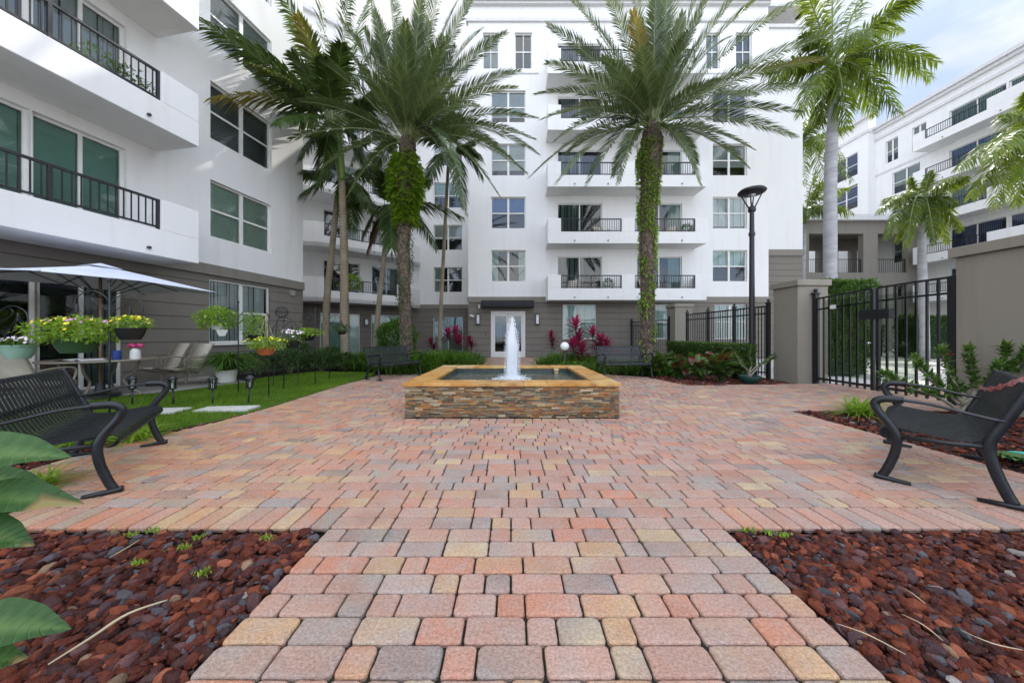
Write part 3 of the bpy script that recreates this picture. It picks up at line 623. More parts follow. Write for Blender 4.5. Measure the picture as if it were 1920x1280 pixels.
# ---- lava rock mulch ----
M['rock'] = attm('lava_rock', .95, .06, 40, 1., .008, .04, 180, .05)
rk = random.Random(99)
def ico(sub, seed):
    bm = bmesh.new(); bmesh.ops.create_icosphere(bm, subdivisions=sub, radius=1); o = Vector((seed*3.1, seed*1.7, seed))
    for v in bm.verts:
        d = v.co.copy(); v.co = d*(1+.34*noise.noise(d*1.1+o)+.12*noise.noise(d*2.7+o))
    for _k in range(9):
        pn = Vector((rk.gauss(0, 1), rk.gauss(0, 1), rk.gauss(0, 1))).normalized(); pd = rk.uniform(.62, .85)
        for v in bm.verts:
            e_ = v.co.dot(pn)-pd
            if e_ > 0: v.co -= pn*e_*.93
    r = ([tuple(v.co) for v in bm.verts], [tuple(l.vert.index for l in f.loops) for f in bm.faces]); bm.free(); return r
RK3 = [ico(3, s) for s in range(10)]; RK2 = [ico(2, s) for s in range(10)]
RC = [((.115, .028, .017), 36), ((.18, .047, .022), 22), ((.070, .022, .018), 28), ((.12, .058, .055), 10), ((.075, .042, .046), 13), ((.095, .09, .10), 6), ((.27, .085, .045), 6), ((.24, .155, .10), 1.5), ((.30, .27, .25), .8)]
def rocks(name, region, n, smin, smax, near, label, zb=-.03, seed=1, skip=None):
    q = random.Random(seed); mb = MB()
    for i in range(n):
        x, y = region(q)
        if skip and skip(x, y): continue
        s = smin+(smax-smin)*q.random()**2.2; vs, fs = q.choice(RK3 if near and y < 1.75 and s > smin*1.25 else RK2)
        sx, sy, sz = s*q.uniform(.8, 1.35), s*q.uniform(.6, 1.0), s*q.uniform(.5, .85); mt = Matrix.Rotation(q.uniform(0, 2*pi), 3, 'Z') @ Matrix.Rotation(q.gauss(0, .35), 3, 'X') @ Matrix.Rotation(q.gauss(0, .3), 3, 'Y') @ Matrix.Diagonal((sx, sy, sz))
        c = q.choices([r[0] for r in RC], [r[1] for r in RC])[0]; j = q.uniform(.6, 1.35); z = zb+q.uniform(-.022, .020)+.01*noise.noise((x*2, y*2, 3))
        p = Vector((x, y, z)); m = [[*mt[k]] for k in range(3)]
        mb.add([(m[0][0]*a+m[0][1]*b+m[0][2]*e+x, m[1][0]*a+m[1][1]*b+m[1][2]*e+y, m[2][0]*a+m[2][1]*b+m[2][2]*e+z) for a, b, e in vs], fs, 0, (c[0]*j, c[1]*j, c[2]*j))
    return single(name, mb, M['rock'], label, 'gravel', kind='stuff', smooth='facet')
def fz(x0, x1, y0, y1, sgn):
    def f(q):
        while True:
            y = q.uniform(y0, y1); x = q.uniform(x0, x1)
            if abs(x) < 1.62*y+.25: return x, y
    return f
rocks('lava_rock_mulch', fz(-3.5, -1.17, .95, 1.995, -1), 4700, .009, .042, True, 'bed of dark red lava rock at the lower left of the path', seed=11)
rocks('lava_rock_mulch', fz(1.35, 3.5, .95, 1.995, 1), 5400, .008, .037, True, 'bed of dark red lava rock at the lower right of the path', seed=12)
rocks('lava_rock_mulch', lambda q: (4.43+q.random()**1.2*3.0, q.uniform(2.2, 5.13)), 3600, .014, .04, False, 'red lava rock bed behind the right foreground bench', seed=13)
def rb_(q):
    while True:
        x, y = q.uniform(3.9, 7.0), q.uniform(7.74, 9.6)
        if not inpoly(x, y, PL): return x, y
rocks('lava_rock_mulch', rb_, 2600, .015, .04, False, 'reddish mulch bed along the hedge at the right rear', seed=14)
def rl_(q):
    while True:
        x, y = q.uniform(-5.6, -4.0), q.uniform(2.05, 5.2)
        if not inpoly(x, y, PL) and not inpoly(x, y, LP): return x, y
rocks('lava_rock_mulch', rl_, 900, .014, .04, False, 'strip of red mulch behind the left foreground bench', seed=15)
# ================= FOUNTAIN =================
ft = thing('fountain', 'square stacked stone fountain with golden coping and a single white water jet', 'fountain', (0, 6.1, 0), world=True)
x0, x1, y0, y1 = FN; ZT = .496
M['ledge'] = attm('ledge_stone', .75, .18, 24, .8, .004, .4, 120, .05)
LC = [(.24, .16, .07), (.38, .22, .07), (.42, .19, .05), (.15, .12, .065), (.25, .23, .14), (.09, .065, .035), (.40, .31, .16), (.27, .11, .04), (.19, .18, .11), (.48, .41, .27), (.34, .16, .045), (.12, .085, .04)]
q = random.Random(21); mb = MB()
mb.box(x0+.02, x1-.02, y0+.02, y0+.2, -.01, ZT-.05, 0, (.05, .04, .03)); mb.box(x0+.02, x1-.02, y1-.2, y1-.02, -.01, ZT-.05, 0, (.05, .04, .03)); mb.box(x0+.02, x0+.2, y0+.2, y1-.2, -.01, ZT-.05, 0, (.05, .04, .03)); mb.box(x1-.2, x1-.02, y0+.2, y1-.2, -.01, ZT-.05, 0, (.05, .04, .03))
def ledge_side(fr):
    z = -.005
    while z < ZT-.052:
        h = min(q.choice([.014, .018, .021, .024, .03]), ZT-.045-z); u = 0
        while u < fr.len-.001:
            w_ = min(q.uniform(.04, .20), fr.len-u); w_ = fr.len-u if fr.len-u-w_ < .03 else w_
            c = q.choice(LC); j = q.uniform(.7, 1.25); d = q.uniform(-.012, .018)
            P = [fr.T(u+.0008, -.05, z+.0008), fr.T(u+w_-.0008, -.05, z+.0008), fr.T(u+w_-.0008, -.05, z+h-.0008), fr.T(u+.0008, -.05, z+h-.0008)]
            Q = [fr.T(u+.0012, d+q.uniform(-.004, .003), z+.0012), fr.T(u+w_-.0012, d+q.uniform(-.004, .003), z+.0012), fr.T(u+w_-.0012, d+q.uniform(-.004, .003), z+h-.0012), fr.T(u+.0012, d+q.uniform(-.004, .003), z+h-.0012)]
            mb.add(P+Q, [(4, 5, 6, 7), (0, 1, 5, 4), (1, 2, 6, 5), (2, 3, 7, 6), (3, 0, 4, 7)], 0, (c[0]*j*.85, c[1]*j*.80, c[2]*j*.76)); u += w_
        z += h
for a, b in (((x0, y0), (x1, y0)), ((x1, y0), (x1, y1)), ((x1, y1), (x0, y1)), ((x0, y1), (x0, y0))): ledge_side(Fr(a, b))
mb.build('stone_wall', M['ledge'], ft)
g = G('golden_coping'); v = g.attr(); n1 = g.noise(5, 6, g.obj((1, 1, 1))); n2 = g.noise(60, 4)
c_ = g.mix(.45, g.ramp(n1, [(.34, (.16, .06, .012)), (.43, (.42, .18, .03)), (.55, (.54, .31, .085)), (.70, (.62, .46, .24))]), v)
M['coping'] = g.end(g.pr(c_, .45, g.bump(n2, .3, .003), spec=.5))
mb = MB(); cw = .375; ov = .035
CC = [(.58, .30, .07), (.58, .40, .15), (.48, .22, .04), (.66, .52, .30), (.42, .25, .09)]
def cop(ax0, ax1, ay0, ay1):
    c = q.choice(CC); e = .002; t = q.uniform(-.0015, .0015); b = .005
    X0, X1, Y0, Y1 = ax0+e, ax1-e, ay0+e, ay1-e
    mb.add([(X0, Y0, ZT-.042), (X1, Y0, ZT-.042), (X1, Y1, ZT-.042), (X0, Y1, ZT-.042), (X0-.0, Y0-.0, ZT-b+t), (X1, Y0, ZT-b+t), (X1, Y1, ZT-b+t), (X0, Y1, ZT-b+t), (X0+b, Y0+b, ZT+t), (X1-b, Y0+b, ZT+t), (X1-b, Y1-b, ZT+t), (X0+b, Y1-b, ZT+t)],
           [(3, 2, 1, 0), (8, 9, 10, 11)]+[(i, (i+1) % 4, 4+(i+1) % 4, 4+i) for i in range(4)]+[(4+i, 4+(i+1) % 4, 8+(i+1) % 4, 8+i) for i in range(4)], 0, c)
X0, X1, Y0, Y1 = x0-ov, x1+ov, y0-ov, y1+ov
n = 7
for i in range(n):
    a, b = X0+cw+(X1-X0-2*cw)*i/n, X0+cw+(X1-X0-2*cw)*(i+1)/n; cop(a, b, Y0, Y0+cw); cop(a, b, Y1-cw, Y1)
for i in range(6):
    a, b = Y0+cw+(Y1-Y0-2*cw)*i/6, Y0+cw+(Y1-Y0-2*cw)*(i+1)/6; cop(X0, X0+cw, a, b); cop(X1-cw, X1, a, b)
for a in (X0, X1-cw):
    for b in (Y0, Y1-cw): cop(a, a+cw, b, b+cw)
mb.build('coping', M['coping'], ft)
mb = MB(); ix0, ix1, iy0, iy1 = X0+cw-.01, X1-cw+.01, Y0+cw-.01, Y1-cw+.01
for (a, b) in (((ix0, iy0), (ix0, iy1)), ((ix0, iy1), (ix1, iy1)), ((ix1, iy1), (ix1, iy0)), ((ix1, iy0), (ix0, iy0))):
    mb.add([(*a, .1), (*b, .1), (*b, ZT-.04), (*a, ZT-.04)], [(0, 1, 2, 3)])
g = G('pool_tile'); br_ = g.n('TexBrick'); br_.inputs['Scale'].default_value = 1; br_.inputs['Brick Width'].default_value = .03; br_.inputs['Row Height'].default_value = .03; br_.inputs['Mortar Size'].default_value = .002; br_.offset = 0
g.set(br_.inputs['Color1'], (.02, .03, .03)); g.set(br_.inputs['Color2'], (.05, .06, .05)); g.set(br_.inputs['Mortar'], (.08, .08, .07)); sp = g.n('SeparateXYZ'); g.l(g.obj(), sp.inputs[0]); cb = g.n('CombineXYZ'); g.l(g.math('ADD', sp.outputs[0], sp.outputs[1]), cb.inputs[0]); g.l(sp.outputs[2], cb.inputs[1]); g.l(cb.outputs[0], br_.inputs['Vector'])
M['tile'] = g.end(g.pr(br_.outputs[0], .25)); mb.build('pool_lining', M['tile'], ft)
WZ = .375; JC = Vector((.0, 6.05, WZ))
mb = MB(); NX, NY = 90, 80; vs = []
for j in range(NY+1):
    for i in range(NX+1):
        x, y = ix0+(ix1-ix0)*i/NX, iy0+(iy1-iy0)*j/NY; d = sqrt((x-JC.x)**2+(y-JC.y)**2)
        vs.append((x, y, WZ+.006*sin(d*34)*math.exp(-d*1.6)+.008*noise.noise((x*5, y*5, 0))*math.exp(-d*.8)+.004*noise.noise((x*14, y*14, 4))))
mb.add(vs, [(j*(NX+1)+i, j*(NX+1)+i+1, (j+1)*(NX+1)+i+1, (j+1)*(NX+1)+i) for j in range(NY) for i in range(NX)])
g = G('pool_water'); n1 = g.noise(7, 4); n2 = g.noise(26, 3); g_ = g.bump(n1, .35, .03); g_ = g.bump(n2, .2, .01, g_)
M['water'] = g.end(g.pr(g.mix(g.rng(g.noise(2, 3), .3, .7), (.02, .05, .05), (.035, .08, .075)), .06, g_, spec=.6)); mb.build('water', M['water'], ft, True)
g = G('white_water'); n1 = g.noise(40, 5, g.obj((1, 1, .13))); tr = g.n('BsdfTransparent'); df = g.pr((.92, .94, .97), .35, g.bump(n1, .6, .01)); tl = g.n('BsdfTranslucent'); g.set(tl.inputs[0], (.92, .95, 1)); m1 = g.n('MixShader'); m1.inputs[0].default_value = .45; g.l(df, m1.inputs[1]); g.l(tl.outputs[0], m1.inputs[2])
m2 = g.n('MixShader'); lw_ = g.n('LayerWeight'); lw_.inputs[0].default_value = .35; edge = g.math('SUBTRACT', 1.0, lw_.outputs['Facing']); g.l(g.rng(g.math('ADD', g.math('MULTIPLY', edge, .9), g.math('MULTIPLY', n1, .5)), .25, .8, 0.15, .97), m2.inputs[0]); g.l(tr.outputs[0], m2.inputs[1]); g.l(m1.outputs[0], m2.inputs[2])
M['jet'] = g.end(m2.outputs[0])
g = G('foam'); g.end(g.pr((.90, .93, .96), .5)); M['foam'] = g.m
mb = MB(); q = random.Random(9); NR = 46; NK = 28
for layer in range(2):
    vs = []
    for i in range(NR+1):
        t = i/NR; z = WZ-.01+t*1.14; r = (.108-.010*t)*(1-max(0, (t-.42)/.58)**2.1)*(.8 if layer else 1)+.004
        if t < .06: r *= 1.0+.35*(1-t/.06)
        for k in range(NK):
            a = 2*pi*k/NK; rr_ = r*(1+.16*noise.noise((cos(a)*2.2, sin(a)*2.2, z*2.6+layer*9))+.09*noise.noise((cos(a)*6, sin(a)*6, z*7)))
            vs.append((JC.x+rr_*cos(a)+.012*noise.noise((z*3, 1, 2)), JC.y+rr_*sin(a), z))
    mb.add(vs, [(i*NK+k, i*NK+(k+1) % NK, (i+1)*NK+(k+1) % NK, (i+1)*NK+k) for i in range(NR) for k in range(NK)])
jt = mb.build('water_jet', M['jet'], ft, True)
mb = MB()
def drop(p, s): mb.add([(p[0]+s*a, p[1]+s*b, p[2]+s*c*1.7) for a, b, c in ((1, 0, 0), (-1, 0, 0), (0, 1, 0), (0, -1, 0), (0, 0, 1), (0, 0, -1))], [(0, 2, 4), (2, 1, 4), (1, 3, 4), (3, 0, 4), (2, 0, 5), (1, 2, 5), (3, 1, 5), (0, 3, 5)])
for i in range(2400):
    t = q.random()**1.1; z = WZ+t*1.16; r = .125*(1-max(0, (t-.42)/.58)**1.9)+abs(q.gauss(0, .018)); a = q.uniform(0, 2*pi); drop((JC.x+r*cos(a), JC.y+r*sin(a), z), q.uniform(.0015, .005))
for i in range(1500):
    r = .09+abs(q.gauss(0, .11)); a = q.uniform(0, 2*pi); drop((JC.x+r*cos(a), JC.y+r*sin(a), WZ+q.random()**3*.07), q.uniform(.002, .006))
mb.build('spray', M['foam'], ft)
mb = MB(); vs = []; NK = 48
prof = [(.09, .04), (.14, .020), (.20, .012), (.27, .009), (.34, .006), (.40, -.004)]
for i, (r, z) in enumerate(prof):
    for k in range(NK):
        a = 2*pi*k/NK; s = 1+.22*noise.noise((cos(a)*2.5, sin(a)*2.5, i*.3)); vs.append((JC.x+r*s*cos(a), JC.y+r*s*sin(a), WZ+z+.008*noise.noise((cos(a)*8, sin(a)*8, i))))
mb.add(vs, [(i*NK+k, i*NK+(k+1) % NK, (i+1)*NK+(k+1) % NK, (i+1)*NK+k) for i in range(len(prof)-1) for k in range(NK)])
g = G('foam_ring'); n1 = g.noise(22, 6); tr = g.n('BsdfTransparent'); m2 = g.n('MixShader'); g.l(g.rng(n1, .42, .6, 0, .9), m2.inputs[0]); g.l(tr.outputs[0], m2.inputs[1]); g.l(g.pr((.85, .9, .93), .3, g.bump(n1, .6, .02)), m2.inputs[2]); M['ring'] = g.end(m2.outputs[0])
mb.build('splash', M['ring'], ft, True)
mb = MB(); mb.tube([(.95, 6.98, .30), (.95, 6.98, .42)], [.045, .045], 12); mb.lathe([(0, .47), (.05, .465), (.06, .44), (.05, .42), (0, .42)], 14, (.95, 6.98, 0)); mb.build('float_skimmer', plain('brass_cap', (.5, .38, .2), .4), ft, 'auto')
# ================= WALLS, FENCES, GATE =================
def pier(x0, x1, y0, y1, h, label, grp=None):
    t = thing('wall_pier', label, 'pier', ((x0+x1)/2, (y0+y1)/2, 0), world=True, group=grp)
    a = MB(); a.box(x0, x1, y0, y1, -.1, h-.15); a.build('shaft', M['pier'], t, bev=.012)
    c = MB(); c.box(x0-.05, x1+.05, y0-.05, y1+.05, h-.149, h); c.build('cap', M['pier'], t, bev=.01)
pier(7.14, 7.90, 8.13, 8.89, 2.57, 'thick square taupe pier beside the black gate', 'square taupe piers')
pier(7.22, 8.0, 14.4, 15.15, 2.57, 'smaller looking taupe pier farther back between two runs of black fence', 'square taupe piers')
t = thing('garden_wall', 'tall plain taupe wall with a projecting coping at the right edge of the photo', 'wall', (7.7, 2.5, 0), world=True)
a = MB(); a.box(7.5, 7.85, -2, 5.5, -.1, 2.49); a.build('shaft', M['pier'], t, bev=.01); a = MB(); a.box(7.44, 7.91, -2, 5.56, 2.492, 2.66); a.build('coping', M['pier'], t, bev=.01)
M['post'] = plain('fence_black', (.010, .011, .013), .5, .3, 20, .1, 0, .5, 90, .001)
def fence(p0, p1, zt, nposts, label, ends=True):
    fr = Fr(p0, p1); t = thing('iron_fence', label, 'fence', (*((Vector(p0)+Vector(p1))/2), 0), world=True, group='black picket fence runs')
    m = MB(); u0, u1 = 0, fr.len
    lbox(m, fr, u0, u1, -.015, .015, zt-.04, zt); lbox(m, fr, u0, u1, -.015, .015, zt-.24, zt-.205); lbox(m, fr, u0, u1, -.015, .015, .12, .155)
    n = int(fr.len/.115)
    for i in range(n+1):
        u = u0+(u1-u0)*i/n; lbox(m, fr, u-.009, u+.009, -.009, .009, .05, zt-.03)
    m.build('pickets', M['post'], t)
    for i in range(nposts):
        u = fr.len*i/max(1, nposts-1); b = MB(); lbox(b, fr, u-.04, u+.04, -.04, .04, -.08, zt+.06); lbox(b, fr, u-.055, u+.055, -.055, .055, zt+.061, zt+.085)
        x, y, z = fr.T(u, 0, zt+.085); b.lathe([(.02, 0), (.018, .02), (.034, .04), (.038, .055), (.03, .08), (0, .095)], 10, (x, y, z)); b.build('post', M['post'], t, 'auto')
fence((7.05, 8.95), (6.95, 12.9), 2.0, 4, 'black picket fence between the two taupe piers, above the clipped hedge')
fence((7.2, 14.9), (6.3, 17.1), 1.88, 3, 'black picket fence running from the far pier to the main building')
# gate
t = thing('double_gate', 'black metal double gate with clear sheet panels and a lock box between pier and wall', 'gate', (7.5, 6.8, 0), world=True)
fg2 = Fr((7.52, 8.1), (7.52, 5.52))
def zt(u): return 2.08+.10*math.sin(min(1, max(0, (u-.1)/2.4))*pi*.5)
for (a, b, bars, nm) in ((.10, 1.32, 8, 'gate_leaf'), (1.42, 2.52, 7, 'gate_leaf')):
    m = MB(); S = 6
    for z0 in (zt, lambda u: zt(u)-.27):
        for i in range(S):
            q0, q1 = a+(b-a)*i/S, a+(b-a)*(i+1)/S; m.tube([fg2.T(q0, 0, z0(q0)), fg2.T(q1, 0, z0(q1))], .026, 4)
    lbox(m, fg2, a, b, -.02, .02, .10, .15)
    for i in range(bars+1):
        u = a+(b-a)*i/bars; w_ = .026 if i in (0, bars) else .015; lbox(m, fg2, u-w_, u+w_, -w_, w_, .04, zt(u)-.01)
    m.build(nm, M['post'], t)
m = MB(); lbox(m, fg2, 0, .09, -.045, .045, -.05, 2.2); x, y, z = fg2.T(.045, 0, 2.2); m.lathe([(.09, 0), (.09, .03), (.03, .04), (.045, .08), (.04, .12), (0, .14)], 10, (x, y, z)); m.build('gate_post', M['post'], t, 'auto')
m = MB(); lbox(m, fg2, 2.53, 2.60, -.04, .04, -.05, 2.2); m.build('gate_post', M['post'], t)
m = MB(); lbox(m, fg2, 1.10, 1.66, -.06, .06, 1.52, 1.72); m.build('lock_box', M['post'], t, bev=.008)
m = MB(); x, y, z = fg2.T(1.30, -.05, 1.02); m.tube([(x-.04, y, z), (x-.10, y, z)], .018, 8); m.tube([(x-.10, y, z-.0), (x-.11, y, z), (x-.14, y, z)], [.015, .03, .027], 12); m.build('gate_knob', plain('steel', (.5, .5, .5), .25, .1, 5, .1, 1), t, True)
m = MB(); lbox(m, fg2, .30, 1.30, .027, .031, .25, 2.02); m.build('sheet_panel', M['gateglass'], t)
m = MB(); lbox(m, fg2, 1.44, 2.10, .027, .031, .25, 2.0); m.build('sheet_panel', M['gateglass'], t)
m = MB(); lbox(m, fg2, .44, .58, .032, .035, 1.80, 1.89); m.build('notice_plate', M['frame'], t)
# lamp post
t = thing('street_lamp', 'tall black lamp post with a dish shaped head held by slanting arms', 'street lamp', (6.82, 9.25, 0), world=True)
L0 = Vector((6.82, 9.25, 0)); m = MB(); m.lathe([(.13, 0), (.13, .12), (.10, .2), (.075, .9), (.06, 4.2), (.055, 4.72)], 16, L0); m.lathe([(.075, 4.0), (.08, 4.02), (.08, 4.08), (.075, 4.1)], 16, L0); m.build('pole', M['post'], t, 'auto')
m = MB(); m.lathe([(.08, 4.68), (.10, 4.72), (.09, 4.82), (.05, 4.84)], 16, L0, cap=True)
for k in range(4):
    a = pi/4+k*pi/2; m.tube([L0+Vector((.06*cos(a), .06*sin(a), 4.78)), L0+Vector((.25*cos(a), .25*sin(a), 5.19))], [.022, .014], 6)
m.build('arms', M['post'], t, 'auto')
m = MB(); m.lathe([(0, 5.17), (.10, 5.165), (.30, 5.20), (.34, 5.23), (.345, 5.26), (.30, 5.31), (.15, 5.36), (0, 5.37)], 28, L0); m.build('lamp_head', M['post'], t, True)
m = MB(); m.lathe([(0, 5.12), (.06, 5.13), (.09, 5.166)], 14, L0); m.build('lamp_lens', M['lan'], t, True)
# globe lamp
t = thing('globe_lamp', 'white globe lamp on a short dark post right of the fountain', 'garden lamp', (1.78, 11, 0), world=True)
m = MB(); m.lathe([(.05, -.04), (.045, .5), (.05, .62), (.07, .63), (.07, .66)], 12, (1.78, 11, 0)); m.build('post', plain('bronze_post', (.05, .045, .04), .5), t, 'auto')
m = MB(); m.lathe([(.15*sin(pi*i/14)+1e-4, .80-.15*cos(pi*i/14)) for i in range(15)], 24, (1.78, 11, 0)); g = G('opal_globe'); M['opal'] = g.end(g.pr((.86, .87, .88), .22)); m.build('globe', M['opal'], t, True)
# ================= BENCHES =================
def smooth_path(P, n=6):
    out = []; P = [Vector(p) for p in P]
    for i in range(len(P)-1):
        a, b, c, d = P[max(i-1, 0)], P[i], P[i+1], P[min(i+2, len(P)-1)]
        for k in range(n):
            t = k/n; out.append(.5*((2*b)+(c-a)*t+(2*a-5*b+4*c-d)*t*t+(3*b-a-3*c+d)*t**3))
    return out+[P[-1]]
def strap(m, x0, x1, path, th=.005):
    n = len(path); vs = []
    for i, p in enumerate(path):
        d = (path[min(i+1, n-1)]-path[max(i-1, 0)]).normalized(); nn = Vector((0, -d.z, d.y))
        for x in (x0, x1):
            for s in (0, -th): q = p+nn*s; vs.append((x, q.y, q.z))
    fs = []
    for i in range(n-1):
        a, b = i*4, (i+1)*4; fs += [(a, a+2, b+2, b), (a+1, b+1, b+3, a+3), (a, b, b+1, a+1), (a+2, a+3, b+3, b+2)]
    fs += [(0, 1, 3, 2), (4*(n-1), 4*(n-1)+2, 4*(n-1)+3, 4*(n-1)+1)]; m.add(vs, fs)
W = 1.36
def make_bench(name, label, group):
    t = thing(name, label, 'bench', group=group)
    back = smooth_path([(0, -.335, .84), (0, -.325, .865), (0, -.30, .86), (0, -.265, .78), (0, -.225, .66), (0, -.185, .54), (0, -.145, .455)], 5)
    seat = smooth_path([(0, -.145, .455), (0, -.09, .418), (0, 0, .408), (0, .15, .425), (0, .27, .44), (0, .345, .43), (0, .375, .385), (0, .355, .345), (0, .31, .335)], 5)
    N = 25; pitch = (W-.05)/N; mb_, ms = MB(), MB()
    for i in range(N):
        x = -W/2+.025+i*pitch+.004; strap(mb_, x, x+pitch-.021, back); strap(ms, x, x+pitch-.021, seat)
    mb_.box(-W/2+.02, W/2-.02, -.352, -.336, .825, .86); mb_.box(-W/2+.02, W/2-.02, -.235, -.229, .60, .64)
    ms.box(-W/2+.02, W/2-.02, -.13, -.09, .402, .410); ms.box(-W/2+.02, W/2-.02, .20, .25, .412, .420)
    mb_.build('backrest', M['bench'], t, 'auto'); ms.build('seat', M['bench'], t, 'auto')
    for s in (-1, 1):
        x = s*(W/2+.004)
        m = MB(); P = smooth_path([(x, .355, .03), (x, .325, .10), (x, .285, .24), (x, .275, .37), (x, .315, .47), (x, .375, .56), (x, .392, .63), (x, .345, .668), (x, .24, .672)], 5); m.tube(P, [(.029, .018) for _ in P], 8, flat=(1, 0, 0)); m.tube([(x, .40, .028), (x, .37, .022), (x, .20, .014)], [(.022, .026), (.02, .024), (.011, .024)], 8, flat=(1, 0, 0)); m.build('leg', M['bench'], t, True)
        m = MB(); P = smooth_path([(x, -.245, .03), (x, -.21, .12), (x, -.165, .28), (x, -.15, .42), (x, -.20, .56), (x, -.262, .72), (x, -.318, .868)], 5); m.tube(P, [(.031, .018) for _ in P], 8, flat=(1, 0, 0)); m.tube([(x, -.30, .026), (x, -.26, .02), (x, -.10, .014)], [(.022, .026), (.02, .024), (.011, .024)], 8, flat=(1, 0, 0)); m.build('leg', M['bench'], t, True)
        m = MB(); P = smooth_path([(x, .25, .672), (x, .10, .660), (x, -.06, .622), (x, -.16, .600), (x, -.215, .595)], 5); m.tube(P, [(.025, .012) for _ in P], 8, flat=(0, 0, 1)); m.build('armrest', M['bench'], t, True)
        m = MB(); m.tube([(x, .278, .375), (x, .0, .382), (x, -.15, .40)], [(.018, .012)]*3, 6, flat=(1, 0, 0)); m.build('side_rail', M['bench'], t, True)
    return t
GB = 'black metal slatted benches round the fountain'
b1 = make_bench('park_bench', 'black metal slatted bench at the left edge with big leaves before it', GB)
def place(o, fx, fy, ang): o.location = (fx, fy, 0); o.rotation_euler = (0, 0, ang)
# local +y is the facing direction
place(b1, -3.71, 2.80, atan2(-.8, .6))
b2 = dup(b1, label='black metal slatted bench at the right edge with a pink ribbon'); place(b2, 3.83, 2.86, radians(39))
b3 = dup(b1, label='small looking black bench left of the fountain, in front of the tall green shrub'); place(b3, -3.33, 9.14, -radians(122))
b4 = dup(b1, label='dark bench behind the fountain on the right, below the ivy covered palm'); place(b4, 3.1, 9.12, radians(188))
g = G('pink_ribbon'); n1 = g.noise(14, 3); M['ribbon'] = g.end(g.pr(g.mix(g.rng(n1, .4, .6), (.42, .07, .06), (.55, .30, .30)), .6))
m = MB(); bm_ = b2.rotation_euler.to_matrix(); 
def bl_(x, y, z): q = bm_ @ Vector((x, y, z)); return (q.x+b2.location.x, q.y+b2.location.y, q.z)
P = smooth_path([(.66, -.22, .70), (.50, -.228, .705), (.30, -.232, .72), (.05, -.245, .755), (-.2, -.262, .80), (-.42, -.285, .85), (-.5, -.315, .885)], 5)
vs = []
for i, p in enumerate(P): w_ = .018+.009*sin(i*1.1); vs += [bl_(p.x, p.y+.012, p.z-w_), bl_(p.x, p.y+.015+.006*sin(i), p.z+w_)]
m.add(vs, [(2*i, 2*i+2, 2*i+3, 2*i+1) for i in range(len(P)-1)]); single('ribbon', m, M['ribbon'], 'crumpled pink ribbon lying across the backrest of the right bench', 'ribbon', bl_(0, -.25, .75), smooth=True)
# ================= PATIO =================
fd = math.atan2(dv.x, dv.y)            # turn of the left wing from +Y
U = Vector((dv.x, dv.y, 0)); Nn = Vector((dv.y, -dv.x, 0))
UC = Vector((-7.78, 6.15, 0)); M['canvas'] = plain('umbrella_canvas', (.66, .69, .80), .85, .05, 3, .2, 0, .2, 300, .001)
t = thing('patio_umbrella', 'large pale square patio umbrella open over the patio table', 'umbrella', UC, world=True)
m = MB(); HA, HB = 1.28, 1.0; ZC = 2.50; ZE = 2.13; n = 10; vs = []
for j in range(n+1):
    for i in range(n+1):
        a, b = -1+2*i/n, -1+2*j/n; r = max(abs(a), abs(b)); rim = (abs(a)*abs(b)) if r > 0 else 0
        p = UC+U*a*HA+Nn*b*HB; z = ZC-(ZC-ZE)*(r**1.05)-.07*r*(1-min(abs(a), abs(b))/max(r, 1e-6)*-0)*0+.05*r*(1-(min(abs(a), abs(b))/max(r, 1e-6)))*r; vs.append((p.x, p.y, z))
m.add(vs, [(j*(n+1)+i, j*(n+1)+i+1, (j+1)*(n+1)+i+1, (j+1)*(n+1)+i) for j in range(n) for i in range(n)])
cn = m.build('canopy', M['canvas'], t); so_ = cn.modifiers.new('s', 'SOLIDIFY'); so_.thickness = .006
m = MB(); m.add([tuple(UC+U*a*.22+Nn*b*.18+Vector((0, 0, ZC-.035))) for a, b in ((-1, -1), (1, -1), (1, 1), (-1, 1))]+[tuple(UC+Vector((0, 0, ZC+.05)))], [(0, 1, 4), (1, 2, 4), (2, 3, 4), (3, 0, 4)]); m.build('vent_cap', M['canvas'], t)
m = MB(); m.tube([UC+Vector((0, 0, .03)), UC+Vector((0, 0, ZC))], .024, 10); m.build('pole', plain('wood_pole', (.20, .12, .07), .6), t, True)
for a, b in ((-1, -1), (1, -1), (1, 1), (-1, 1), (1, 0), (-1, 0), (0, 1), (0, -1)):
    m = MB(); e = UC+U*a*HA*.97+Nn*b*HB*.97+Vector((0, 0, ZE-.005+(0 if a and b else .045))); m.tube([UC+Vector((0, 0, ZC-.03)), e], .010, 5); h_ = UC+Vector((0, 0, ZC-.62)); m.tube([h_, UC*.5+e*.5+Vector((0, 0, ZC*.5-.02))], .009, 5); m.build('rib', M['iron'], t)
m = MB(); m.lathe([(.26, .03), (.26, .07), (.08, .10), (.05, .3), (0, .3)], 20, UC); m.build('base', M['iron'], t, 'auto')
M['tan'] = plain('tan_metal', (.24, .205, .16), .5, .08)
g = G('sling_mesh'); n1 = g.noise(7, 4); n2 = g.noise(400, 2); M['sling'] = g.end(g.pr(g.mix(g.rng(n1, .3, .7), (.46, .42, .34), (.56, .51, .42)), .8, g.bump(n2, .5, .002)))
TC = Vector((-7.78, 6.15, 0)); t = thing('patio_table', 'round tan patio table with curved legs under the pale umbrella', 'table', TC, world=True)
m = MB(); m.lathe([(.03, .70), (.72, .70), (.735, .715), (.72, .735), (.03, .735)], 40, TC); m.build('table_top', M['tan'], t, 'auto')
